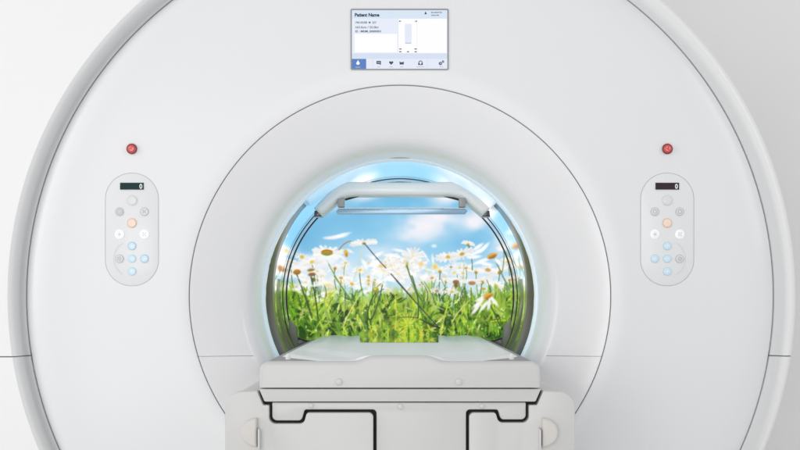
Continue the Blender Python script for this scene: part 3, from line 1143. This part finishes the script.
# large soft white cluster in the middle
for _ in range(58):
    x, y = 397 + random.gauss(0, 14), 265 + random.gauss(0, 8)
    ell(x, y, random.uniform(4, 8), random.uniform(1.2, 2.2), random.uniform(0, 3.14), (255, 255, 254), random.uniform(.7, .98), .9)
for (x, y, R) in ((405, 263, 13), (391, 266, 11), (413, 256, 11), (420, 264, 8), (384, 271, 9), (398, 274, 9)):
    daisy(x, y, R, random.uniform(-.2, .2), .75, (250, 226, 150), 1.4, 1.1, 16, .92, .8)
for _ in range(44):
    x, y = 396 + random.gauss(0, 12), 265 + random.gauss(0, 7)
    ell(x, y, random.uniform(.4, 1.0), random.uniform(.4, .8), 0, random.choice([(222, 196, 190), (226, 190, 110), (196, 190, 210), (234, 206, 150)]), .7, .5)
ell(382, 266, 4, 1.5, -.1, (240, 200, 110), .8, .9)
ell(407, 265, 1.2, 3.6, .12, (170, 172, 84), .9, .7)
stroke([(407, 266), (412, 284), (421, 300)], 1.3, 1.3, (72, 104, 52), .95, .55)
stroke([(365, 244), (378, 260), (386, 268)], .9, 1.0, (62, 70, 84), .9, .5)
stroke([(391, 274), (402, 286), (412, 298)], 1.0, 1.1, (40, 46, 46), .95, .5)
ell(421, 264, 2.4, 2.4, 0, (236, 210, 130), .75, 1.2)
ell(435, 266.5, 3.4, 3.4, 0, (240, 222, 160), .85, 1.2)
ell(435, 267, 1.6, 1.6, 0, (230, 196, 90), .8, 1.0)
daisy(448, 257, 12, -.1, .42, (222, 176, 70), 2.3, 1.7, 15, .95, .8)
daisy(462, 254, 12, -.3, .40, (206, 158, 60), 2.4, 1.7, 15, .95, .8)
daisy(451, 267, 7, 0, .4, (180, 140, 80), 1.4, 1.0, 11, .85, .8)
ell(434, 246, 2.5, 1.6, 0, (246, 248, 250), .8, 1.2)
for (x, y, rx, a) in ((477, 252, 8, -.5), (482, 261, 9, -.35), (484, 248, 7, -.8), (474, 257, 7, -.1), (486, 264, 7, .2), (478, 247, 6, -.6), (498, 262, 5, .7), (504, 249, 5, -.2)):
    ell(x, y, rx, 1.8, a, (253, 253, 253), .92, .9)
ell(492, 256, 5.0, 2.6, -.35, (220, 158, 54), 1, .7, (156, 92, 38))
stroke([(487, 258), (492, 253.3), (498, 253.4)], 1.1, .9, (240, 186, 80), .8, .5)
daisy(488, 270, 9, .1, .4, (206, 160, 80), 2.8, 1.8, 12, .92, .8, arc=(170, 400))
daisy(456, 282, 9.5, .05, .45, (168, 120, 70), 3.2, 2.1, 13, .95, .8, arc=(180, 360), cen2=(100, 70, 40))
ell(456, 285.5, 2.1, 2.0, 0, (92, 80, 40), .85, .8)
daisy(472, 283, 9.5, .05, .4, (196, 150, 110), 3.6, 2.0, 13, .95, .8, arc=(180, 360), cen2=(140, 100, 60))
for (x, y, a) in ((478, 304, -.6), (481, 299, -.35), (476, 309, -.9), (484, 306, -.9), (489, 304, -1.4), (494, 301, .9)):
    ell(x, y, 6.5, 1.8, a, (252, 252, 252), .92, .9)
ell(488, 296, 4.9, 2.4, -.5, (226, 156, 54), 1, .7, (186, 104, 38))
stroke([(483.5, 298.4), (488, 294), (493, 292.8)], .9, .9, (242, 194, 96), .8, .5)
daisy(452, 292, 7, 0, .35, (206, 176, 90), 1.8, 1.1, 10, .85, .9)
daisy(437, 291, 7, .2, .45, (176, 140, 110), 2.0, 1.4, 11, .85, .9)
daisy(420, 285, 5, .3, .5, (206, 176, 130), 1.4, 1.1, 9, .7, .9)
for (x, y, a) in ((289, 268, .3), (290, 274, -.3), (304, 268, -.4), (303, 275, .5)):
    ell(x, y, 5, 1.4, a, (250, 246, 240), .8, .9)
ell(297, 272, 3.8, 2.7, -.1, (206, 140, 50), 1, .7, (140, 98, 40))
for (x, y, a) in ((303, 279, .3), (320, 272, -.3), (321, 279, .3), (306, 285, .1), (317, 285, -.2)):
    ell(x, y, 5.5, 1.5, a, (252, 250, 246), .85, .9)
ell(311, 270, 3.6, 1.5, -.15, (156, 118, 50), .95, .7)
ell(312, 274.5, 3.8, 1.8, -.1, (134, 92, 40), .95, .7)
ell(313, 280, 2.0, 2.4, 0, (84, 90, 40), .9, .8)
daisy(302, 257, 7, .2, .5, (216, 186, 70), 2.1, 1.7, 11, .85, .9)
ell(324, 283, 9, 2.2, .08, (253, 252, 246), .85, 1.0)
ell(328, 285, 4, 1.4, .1, (240, 214, 120), .7, 1.0)
ell(376, 290, 3.0, 3.0, 0, (196, 188, 66), 1, .6, (120, 132, 44))
ell(375, 289, 1.1, 1.0, 0, (236, 226, 130), .8, .6)
for (y, r) in ((277, 1.4), (280.5, 1.6), (284, 1.3)):
    ell(368.5, y, r, 1.4, 0, (216, 176, 70), .9, .6)
img = np.clip(img, 0, 255)
# printed / projected softness
for _ in range(1):
    pad = np.pad(img, ((1, 1), (1, 1), (0, 0)), mode='edge')
    img = (pad[1:-1, 1:-1] * 4 + pad[:-2, 1:-1] + pad[2:, 1:-1] + pad[1:-1, :-2] + pad[1:-1, 2:]) / 8
c01 = img / 255.0
PIC = np.where(c01 <= 0.04045, c01 / 12.92, ((c01 + 0.055) / 1.055) ** 2.4)

# --- glossy liner tube of the bore: the screen's mirrored reflection is painted on as emission, fading to grey at the bottom
NA, ND = 360, 44
bm = bmesh.new()
lay = bm.verts.layers.float_color.new('picture')
rows = []
for i in range(NA):
    a = 2 * math.pi * i / NA
    row = []
    for k in range(ND + 1):
        y = YN + .002 + (YS + .04 - YN) * k / ND
        v = bm.verts.new(((RN - (.0015 if k == 0 else 0)) * math.cos(a), y, ZC + RN * math.sin(a)))
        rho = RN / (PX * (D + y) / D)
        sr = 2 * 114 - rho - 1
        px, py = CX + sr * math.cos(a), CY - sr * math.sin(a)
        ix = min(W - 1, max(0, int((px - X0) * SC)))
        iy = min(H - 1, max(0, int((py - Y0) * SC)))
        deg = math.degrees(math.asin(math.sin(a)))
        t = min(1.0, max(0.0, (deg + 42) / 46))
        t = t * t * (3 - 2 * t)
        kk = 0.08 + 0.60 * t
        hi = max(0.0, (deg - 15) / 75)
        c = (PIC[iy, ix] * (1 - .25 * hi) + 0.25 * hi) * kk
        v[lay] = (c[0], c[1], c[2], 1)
        row.append(v)
    rows.append(row)
for i in range(NA):
    a_, c_ = rows[i], rows[(i + 1) % NA]
    for k in range(ND):
        bm.faces.new((a_[k], c_[k], c_[k + 1], a_[k + 1]))
for f in bm.faces:
    f.normal_update()
    c = f.calc_center_median() - Vector((0, 0, ZC))
    c.y = 0
    if f.normal.dot(c) > 0:
        f.normal_flip()
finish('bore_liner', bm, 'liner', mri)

# outline of the screen: a circle with a flat bottom and rounded corners
KS = PX * (D + YS) / D
RS = 113.5


def outline(r=RS, bottom=341.0, cr=19.0, n=160):
    """outline in photo pixels on the screen's plane, as world x,z."""
    db = bottom - CY
    # corner fillet circle: inside circle r and above the bottom
    cyy = db - cr
    cxx = math.sqrt((r - cr) ** 2 - cyy ** 2)
    a_c = math.atan2(-cyy, cxx)          # up-positive angle where the fillet meets the circle
    pts = []
    for i in range(n + 1):
        a = a_c + (math.pi - 2 * a_c) * i / n
        pts.append((r * math.cos(a), r * math.sin(a)))
    for i in range(1, 13):
        a = (math.pi - a_c) + (1.5 * math.pi - (math.pi - a_c)) * i / 12
        pts.append((-cxx + cr * math.cos(a), -cyy + cr * math.sin(a)))
    for i in range(0, 13):
        a = 1.5 * math.pi + (2 * math.pi + a_c - 1.5 * math.pi) * i / 13
        pts.append((cxx + cr * math.cos(a), -cyy + cr * math.sin(a)))
    return [(q * KS, ZC + s * KS) for q, s in pts]


scr = thing('meadow_screen', 'lit round screen showing a daisy meadow under blue sky inside the bore', 'screen', (0, YS, ZC - 0.374))
off = world_loc(scr)
# picture grid (rows/cols of vertices), faces outside the frame dropped
vx = (gx - CX) * KS
vz = ZC + (CY - gy) * KS
co = np.stack([vx, np.full_like(vx, YS), vz], -1).reshape(-1, 3) - np.array(off)
idx = np.arange(H * W).reshape(H, W)
q = np.stack([idx[1:, :-1], idx[1:, 1:], idx[:-1, 1:], idx[:-1, :-1]], -1).reshape(-1, 4)
fx = ((gx[1:, :-1] + gx[:-1, 1:]) / 2 - CX).reshape(-1)
fy = (CY - (gy[1:, :-1] + gy[:-1, 1:]) / 2).reshape(-1)
rr = np.hypot(fx, fy)
keep = (rr < RS + .8) & (fy > -(341.8 - CY))
# rounded lower corners
cr = 19.0
cyy = (341.0 - CY) - cr
cxx = math.sqrt((RS - cr) ** 2 - cyy ** 2)
corner = (np.abs(fx) > cxx) & (fy < -cyy)
keep &= ~(corner & (np.hypot(np.abs(fx) - cxx, fy + cyy) > cr + .8))
q = q[keep]
used = np.unique(q)
remap = np.full(H * W, -1)
remap[used] = np.arange(len(used))
me = bpy.data.meshes.new('picture')
me.from_pydata(co[used].tolist(), [], remap[q].tolist())
ca = me.color_attributes.new('picture', 'FLOAT_COLOR', 'POINT')
rgba = np.ones((len(used), 4))
rgba[:, :3] = PIC.reshape(-1, 3)[used]
ca.data.foreach_set('color', rgba.astype(np.float32).ravel())
me.materials.append(M['picture'])
po = bpy.data.objects.new('picture', me)
COL.objects.link(po)
po.parent = scr

# frame: dark inner line, polished flat ring, dark outer line
ol = outline()
bm = bmesh.new()
tube(bm, [(x, YS - .002, z) for x, z in ol], 0.0026, 8, True)
finish('inner_rim', bm, 'steel', scr)
bm = bmesh.new()
n = len(ol)
RO = RN - 0.003
va, vb, vc = [], [], []
for (x, z) in ol:
    a = math.atan2(z - ZC, x)
    va.append(bm.verts.new((x, YS - .001, z)))
    vb.append(bm.verts.new((RO * math.cos(a), YS - .010, ZC + RO * math.sin(a))))
    vc.append(bm.verts.new((RO * math.cos(a), YS + .05, ZC + RO * math.sin(a))))
for i in range(n):
    j = (i + 1) % n
    bm.faces.new((va[i], va[j], vb[j], vb[i]))
    bm.faces.new((vb[i], vb[j], vc[j], vc[i]))
bmesh.ops.recalc_face_normals(bm, faces=bm.faces[:])
finish('surround', bm, 'trim', scr)
bm = bmesh.new()
YO = YS - 0.13
tube(bm, [((RN - .003) * math.cos(2 * math.pi * i / 160), YO, ZC + (RN - .003) * math.sin(2 * math.pi * i / 160)) for i in range(160)], 0.0019, 8, True)
finish('outer_rim', bm, 'steel', scr)
bm = bmesh.new()
disc(bm, 0, ZC, RN - .004, YS + .012, YS + .03, 0, 96)
finish('back_plate', bm, 'steel', scr)
# two grey clamp posts at the lower corners, beside the table
for s in (-1, 1):
    bm = bmesh.new()
    yb = YS - 0.06
    kx = PX * (D + yb) / D
    pts = [(s * 111 * kx, ZC - 24 * kx), (s * 104.5 * kx, ZC - 30 * kx), (s * 102 * kx, ZC - 52 * kx), (s * 112 * kx, ZC - 52 * kx)]
    prism(bm, pts if s < 0 else list(reversed(pts)), yb, YS - .012, 0.004, 2)
    finish('clamp_post', bm, 'hinge', scr)

# ================================================================ MIRROR FRAME
YB = 0.55
br = thing('mirror_frame', 'white arched bracket with narrow tilted mirror under the bore ceiling', 'mirror', P(400, 214, YB))


def bar(bm, path, wz, y0, y1, bev):
    """flat bar along a 2D path (px), thickness wz list in px, between two depths."""
    up, dn = [], []
    n = len(path)
    for i, (x, y) in enumerate(path):
        a = Vector(path[max(0, i - 1)])
        c = Vector(path[min(n - 1, i + 1)])
        t = (c - a).normalized()
        nn = Vector((t.y, -t.x))
        w = wz[i] if isinstance(wz, (list, tuple)) else wz
        up.append((x + nn.x * w / 2, y + nn.y * w / 2))
        dn.append((x - nn.x * w / 2, y - nn.y * w / 2))
    prism(bm, pxpoly(up + dn[::-1], y0), y0, y1, bev, 3)


half = [(317.5, 212.0), (322, 207.5), (328, 202.0), (334, 196.5), (339, 192.2), (343, 190.2), (348, 189.0), (356, 188.4), (372, 188.7), (388, 188.6)]
wid = [11, 11.8, 12.8, 13.6, 14.4, 14.8, 14.4, 13.8, 13.4, 13.2]
path = half + [(400, 188.6)] + [(800 - 0.0 - x + 4.0, y) for x, y in reversed(half)]
wids = wid + [13.2] + wid[::-1]
bm = bmesh.new()
bar(bm, path, wids, YB, YB + .10, 0.012)
finish('arch', bm, 'bracket', br)
for s, x in ((-1, 318.2), (1, 485.8)):
    bm = bmesh.new()
    p = P(x, 213.6, YB + .03)
    pts = [(p.x - .012, p.z - .010), (p.x + .012, p.z - .010), (p.x + .010, p.z + .008), (p.x - .010, p.z + .008)]
    prism(bm, pts, YB + .012, YB + .08, 0.003, 2)
    finish('foot_clip', bm, 'steel', br)
for x in (341.0, 462.5):
    bm = bmesh.new()
    pts = fillet(pxpoly([(x - 3.4, 207), (x + 3.4, 207), (x + 3.0, 197.5), (x - 3.4, 198.5)], YB - .01), 0.002, 3)
    prism(bm, pts, YB - .012, YB + .03, 0.002, 2)
    finish('hinge', bm, 'hinge', br)
# dark stays that run from the hinges inwards behind the arch
for s, xa, xb in ((-1, 345, 366), (1, 459, 436)):
    bm = bmesh.new()
    a, c = P(xa, 199.5, YB + .06), P(xb, 193.5, YB + .06)
    tube(bm, [a, c], 0.004, 8)
    finish('stay', bm, 'steel', br)
# mirror: tilted glass slab seen nearly edge on
bm = bmesh.new()
y0, y1 = YB - .02, YB + .10
fl = fillet(pxpoly([(337.5, 214.3), (465.0, 214.3), (467.5, 211.2), (465.5, 208.8), (338.5, 208.8), (336.2, 211.2)], y0), 0.003, 3)
prism(bm, fl, y0, y0 + .006, 0.0012, 2, 0)
finish('mirror_glass', bm, 'mirror', br)
bm = bmesh.new()
a0, a1 = P(338.0, 207.9, y0), P(465.8, 208.6, y0)
prism(bm, [(a0.x, a1.z), (a1.x, a1.z), (a1.x, a0.z), (a0.x, a0.z)], y0 - .002, y0 + .05, 0.0006, 1)
finish('mirror_rail', bm, 'bracket', br)
for x in (346, 370, 397, 408, 442):
    bm = bmesh.new()
    p = P(x, 208.4, y0)
    prism(bm, [(p.x - .0014, p.z - .002), (p.x + .0014, p.z - .002), (p.x + .0014, p.z + .002), (p.x - .0014, p.z + .002)], y0 - .0045, y0, 0)
    finish('scale_mark', bm, 'mirror_edge', br)

# ================================================================ PATIENT TABLE
tb = thing('patient_table', 'white patient table running into the bore with a pale mattress', 'table', (0, YT + 0.4, 0))
kt = PX * (D + YT) / D


def Q(px, py):
    return P(px, py, YT)


# --- table top slab: front view outline, extruded back into the bore
def tpoly(pts, rad, y):
    return fillet(pxpoly(pts, y), rad, 6)


def rprism(bm, pts, y0, y1, rad, seg=6):
    """prism whose front edge is rolled over with a quarter round."""
    pts = [Vector(p) for p in pts]
    n = len(pts)
    area2 = sum(pts[i].x * pts[(i + 1) % n].y - pts[(i + 1) % n].x * pts[i].y for i in range(n))
    sg = 1 if area2 > 0 else -1
    nor = []
    for i in range(n):
        t = (pts[(i + 1) % n] - pts[i - 1]).normalized()
        nor.append(Vector((-t.y, t.x)) * sg)
    loops = []
    for q in range(seg + 1):
        a = q / seg * math.pi / 2
        ins, yy_ = rad * (1 - math.sin(a)), y0 + rad * (1 - math.cos(a))
        loops.append([bm.verts.new((p.x + m_.x * ins, yy_, p.y + m_.y * ins * (.15 if m_.y > .5 else 1))) for p, m_ in zip(pts, nor)])
    loops.append([bm.verts.new((p.x, y1, p.y)) for p in pts])
    for a, c in zip(loops, loops[1:]):
        for i in range(n):
            bm.faces.new((a[i], a[(i + 1) % n], c[(i + 1) % n], c[i]))
    bm.faces.new(loops[0])
    bm.faces.new(list(reversed(loops[-1])))
    bmesh.ops.recalc_face_normals(bm, faces=bm.faces[:])


bm = bmesh.new()
nose = [(448, 361.9), (443, 361.4), (438.5, 360.0), (435, 358.4), (431, 357.0), (426, 356.3), (418, 356.1), (400, 356.1)]
nose = nose + [(800 - x, y) for x, y in reversed(nose[:-1])]
body_ = [(259.0, 388.0), (541.0, 388.0), (540.6, 362.0)] + nose + [(259.4, 362.0)]
pts = fillet(pxpoly(body_, YT), [0.003, 0.003, 0.018] + [0] * len(nose) + [0.018], 8)
rprism(bm, pts, YT, YT + 0.05, 0.008)
finish('table_end', bm, 'table', tb)

# grey table board behind the front end
zb = Q(0, 362.4).z
bm = bmesh.new()
w_ = 139.5 * kt
prism(bm, fillet([(-w_, zb - .05), (w_, zb - .05), (w_, zb - .0008), (-w_, zb - .0008)], [0.004, .004, .012, .012], 4), YT + .049, YS + .0 - .02, 0.0, 2)
finish('table_board', bm, 'rail', tb)
for x in (288.0, 511.5):
    bm = bmesh.new()
    p = P(x, 357.5, YT + .16)
    z0 = zb - .002
    n = 16
    prof = [(0.0055, 0), (0.0055, .006), (0.004, .012), (0.0015, .0145)]
    rows = []
    for i in range(n):
        a = 2 * math.pi * i / n
        rows.append([bm.verts.new((p.x + r * math.cos(a), YT + .16 + r * math.sin(a), z0 + h)) for r, h in prof])
    for i in range(n):
        for k in range(3):
            bm.faces.new((rows[i][k], rows[(i + 1) % n][k], rows[(i + 1) % n][k + 1], rows[i][k + 1]))
    bm.faces.new([r[-1] for r in rows])
    bmesh.ops.recalc_face_normals(bm, faces=bm.faces[:])
    finish('locating_pin', bm, 'pad', tb)

# --- mattress: narrow tongue at the front, full width inside the bore
zm = Q(0, 356.6).z


def ease(a, b_, v):
    t = max(0.0, min(1.0, (v - a) / (b_ - a)))
    return t * t * (3 - 2 * t)


bm = bmesh.new()
NX, NY = 96, 96
YF = YT + .044
rows = []
for j in range(NY + 1):
    y = YF + (YS - .03 - YF) * (j / NY) ** 1.3
    hw = 0.165 + (0.284 - 0.165) * ease(YF - .05, YF + .30, y)      # outline of the whole pad
    tw = 0.088 + (0.235 - 0.088) * ease(YF, YF + .62, y)            # raised middle
    row = []
    for i in range(NX + 1):
        x = (-1 + 2 * i / NX) * hw
        e = abs(x) / hw
        lip_ = (1 - ease(.90, 1.0, e))
        mid = 1 - ease(tw - .022, tw + .022, abs(x))
        dish = -0.0035 * ease(.125, .16, abs(x)) * (1 - ease(.16, .21, abs(x))) * ease(YT + .15, YT + .5, y)
        z = zb - .0035 + .006 * lip_ + .005 * math.exp(-((e - .88) / .05) ** 2) * ease(YF, YF + .3, y) + (zm - zb - .0025) * mid + dish * mid
        if j == 0:
            z = zb - .02
        row.append(bm.verts.new((x, y, z)))
    rows.append(row)
for j in range(NY):
    for i in range(NX):
        bm.faces.new((rows[j][i], rows[j][i + 1], rows[j + 1][i + 1], rows[j + 1][i]))
bmesh.ops.recalc_face_normals(bm, faces=bm.faces[:])
for f in bm.faces:
    if f.normal.z < 0:
        f.normal_flip()
finish('mattress', bm, 'pad', tb, angle=80)

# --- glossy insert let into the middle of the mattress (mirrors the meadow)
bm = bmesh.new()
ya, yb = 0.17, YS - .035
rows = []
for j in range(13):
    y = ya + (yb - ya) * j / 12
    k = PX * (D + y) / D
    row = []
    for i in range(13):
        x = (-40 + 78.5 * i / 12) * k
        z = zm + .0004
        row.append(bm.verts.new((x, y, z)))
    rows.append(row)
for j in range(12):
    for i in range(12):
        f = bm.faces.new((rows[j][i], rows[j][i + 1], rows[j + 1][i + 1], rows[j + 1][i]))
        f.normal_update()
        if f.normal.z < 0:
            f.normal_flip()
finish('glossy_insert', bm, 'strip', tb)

# --- second layer under the table top
bm = bmesh.new()
pts = fillet(pxpoly([(264.5, 401.6), (535.5, 401.6), (541.0, 389.0), (259.0, 389.0)], YT + .004), [.004, .004, .001, .001], 4)
prism(bm, pts, YT + .004, YT + .6, 0.003, 3)
finish('under_tray', bm, 'table', tb)

# --- central body between the two shrouds
bm = bmesh.new()
yc = YT + .008
body = [(376.5, 520), (376.5, 409.5), (304.5, 409.5), (301.5, 420.5), (272.2, 420.5), (272.2, 402.5), (525.8, 402.5), (525.8, 419.5),
        (500.8, 419.5), (498.0, 409.5), (466.0, 409.5), (466.0, 520)]
pts = fillet(pxpoly(body, yc), [0, .008, .006, .008, .010, .002, .002, .010, .008, .006, .008, 0], 5)
prism(bm, pts, yc, YT + .6, 0.003, 3)
finish('table_body', bm, 'table', tb)

# --- dark recess behind the joints
bm = bmesh.new()
prism(bm, pxpoly([(256, 560), (544, 560), (544, 391), (256, 391)], YT + .035), YT + .035, YT + .5, 0)
finish('recess', bm, 'gap', tb)

# --- side shrouds
ys = YT + .002
left = [(225.0, 760), (225.0, 392.5), (257.0, 391.0), (263.0, 405.2), (269.0, 405.2), (269.0, 423.8), (303.8, 423.8), (306.8, 412.8), (373.2, 412.8), (373.2, 760)]
lr = [0, .042, .002, .004, .003, .014, .012, .006, .010, 0]
right = [(575.0, 760), (575.0, 392.5), (543.5, 391.0), (537.2, 405.2), (529.0, 405.2), (529.0, 422.8), (498.6, 422.8), (495.6, 412.8), (469.3, 412.8), (469.3, 760)]
rr_ = [0, .042, .002, .004, .003, .014, .012, .006, .010, 0]
for pts_, rad in ((left, lr), (right, rr_)):
    bm = bmesh.new()
    pts = fillet(pxpoly(pts_, ys), rad, 7)
    prism(bm, pts, ys, ys + .055, 0.0045, 4)
    o = finish('front_shroud', bm, 'table', tb)
# long side covers running back to the scanner
for s in (-1, 1):
    bm = bmesh.new()
    xo, xi = s * 174.0 * kt, s * 138 * kt
    zt = Q(0, 393.2).z
    prism(bm, fillet([(xi, 0.03), (xo, 0.03), (xo, zt), (xi, zt + .004)] if s > 0 else [(xi, zt + .004), (xo, zt), (xo, 0.03), (xi, 0.03)],
                     [0, .002, .040, .002] if s > 0 else [.002, .040, .002, 0], 7), ys + .054, 0.10, 0.0, 2)
    finish('side_cover', bm, 'table', tb)

# --- thumb knobs with their guard plates
for s, x in ((-1, 257.5), (1, 541.5)):
    bm = bmesh.new()
    c = Q(x, 432.0)
    pts = []
    for i in range(19):
        a = math.pi / 2 + math.pi * i / 18
        pts.append((c.x + (-s) * 0 + (16.0 * kt * math.cos(a)) * (-s) * -1 * (1 if s < 0 else 1), c.z + 14.5 * kt * math.sin(a)))
    if s > 0:
        pts = [(2 * c.x - p[0], p[1]) for p in pts] if pts[9][0] < c.x else pts
    else:
        pts = [(2 * c.x - p[0], p[1]) for p in pts] if pts[9][0] > c.x else pts
    prism(bm, pts, ys - .020, ys + .006, 0.012, 5)
    finish('thumb_knob', bm, 'knob', tb)
    bm = bmesh.new()
    gx0 = c.x - s * .0045
    pp = [(gx0 - .0022, Q(0, 449).z), (gx0 + .0022, Q(0, 449).z), (gx0 + .0022, Q(0, 429.5).z), (gx0 - .0022, Q(0, 427.5).z)]
    prism(bm, pp, ys - .024, ys + .004, 0.001, 2)
    finish('knob_guard', bm, 'table', tb)

# --- screw covers
for (x, y, r) in ((339, 382, 2.9), (459, 382, 2.9)):
    bm = bmesh.new()
    p = Q(x, y)
    disc(bm, p.x, p.z, r * kt * 1.25, YT - .0022, YT + .002, 0.0020, 28)
    finish('screw_cover', bm, 'screw', tb)
for (x, y, r) in ((311, 406.0, 2.4), (400.5, 407, 2.8), (482.5, 406.5, 2.4)):
    bm = bmesh.new()
    p = Q(x, y)
    disc(bm, p.x, p.z, r * kt * 1.1, yc - .0022, yc + .002, 0.0020, 28)
    finish('screw_cover', bm, 'screw', tb)

# ================================================================ SETTING
bm = bmesh.new()
for v in ((-6, 2.2, -0.01), (6, 2.2, -0.01), (6, 2.2, 3.6), (-6, 2.2, 3.6)):
    bm.verts.new(v)
f = bm.faces.new(bm.verts[:])
f.normal_update()
if f.normal.y > 0:
    f.normal_flip()
o = finish('wall', bm, 'wall', None, smooth=False)
o['kind'] = 'structure'
bm = bmesh.new()
for v in ((-6, -5, 0), (6, -5, 0), (6, 2.2, 0), (-6, 2.2, 0)):
    bm.verts.new(v)
f = bm.faces.new(bm.verts[:])
o = finish('floor', bm, 'floor', None, smooth=False)
o['kind'] = 'structure'


# ================================================================ LIGHT
def area(name, loc, target, sx, sy, power, color=(1, 1, 1)):
    l = bpy.data.lights.new(name, 'AREA')
    l.shape = 'RECTANGLE'
    l.size, l.size_y = sx, sy
    l.energy = power
    l.color = color
    o = bpy.data.objects.new(name, l)
    o.location = loc
    d = Vector(target) - Vector(loc)
    o.rotation_euler = d.to_track_quat('-Z', 'Y').to_euler()
    COL.objects.link(o)
    return o


area('front_softbox', (-0.9, -6.2, 1.3), (0, 0, 1.1), 2.6, 2.2, 82, (1.0, 0.995, 0.985))
area('left_softbox', (-3.9, -1.9, 2.2), (0.4, 0, 1.3), 1.2, 2.4, 43, (1.0, 1.0, 0.99))
area('right_softbox', (3.4, -2.2, 2.6), (0.3, 0, 1.5), 0.9, 2.0, 21, (0.95, 0.97, 1.0))
area('top_softbox', (-0.6, -2.6, 3.9), (0, 0.0, 1.0), 3.0, 1.8, 3, (1.0, 1.0, 1.0))
area('bore_fill_light', (0, 0.24, ZC + 0.345), (0, 0.75, ZC - 0.05), 0.22, 0.05, 0.22, (1.0, 0.98, 0.95))  # added fill that brightens the arch and mattress inside the bore
w = bpy.data.worlds.new('World')
S.world = w
w.use_nodes = True
bg = w.node_tree.nodes['Background']
bg.inputs['Color'].default_value = (1.0, 0.992, 0.985, 1)
bg.inputs['Strength'].default_value = 0.57

# ================================================================ CAMERA
cam = bpy.data.cameras.new('camera')
cam.sensor_width = 36
cam.lens = 36 * D / (800 * PX)
cam.shift_y = (CY - 225) / 800
cam.clip_start = 0.05
cam.clip_end = 100
co_ = bpy.data.objects.new('camera', cam)
co_.location = (0, -D, ZC)
co_.rotation_euler = (math.pi / 2, 0, 0)
COL.objects.link(co_)
S.camera = co_
S.view_settings.view_transform = 'Standard'
S.view_settings.look = 'None'
S.view_settings.exposure = 0
S.view_settings.gamma = 1
S.render.engine = 'CYCLES'
S.cycles.use_denoising = True
S.cycles.max_bounces = 10
S.cycles.glossy_bounces = 6
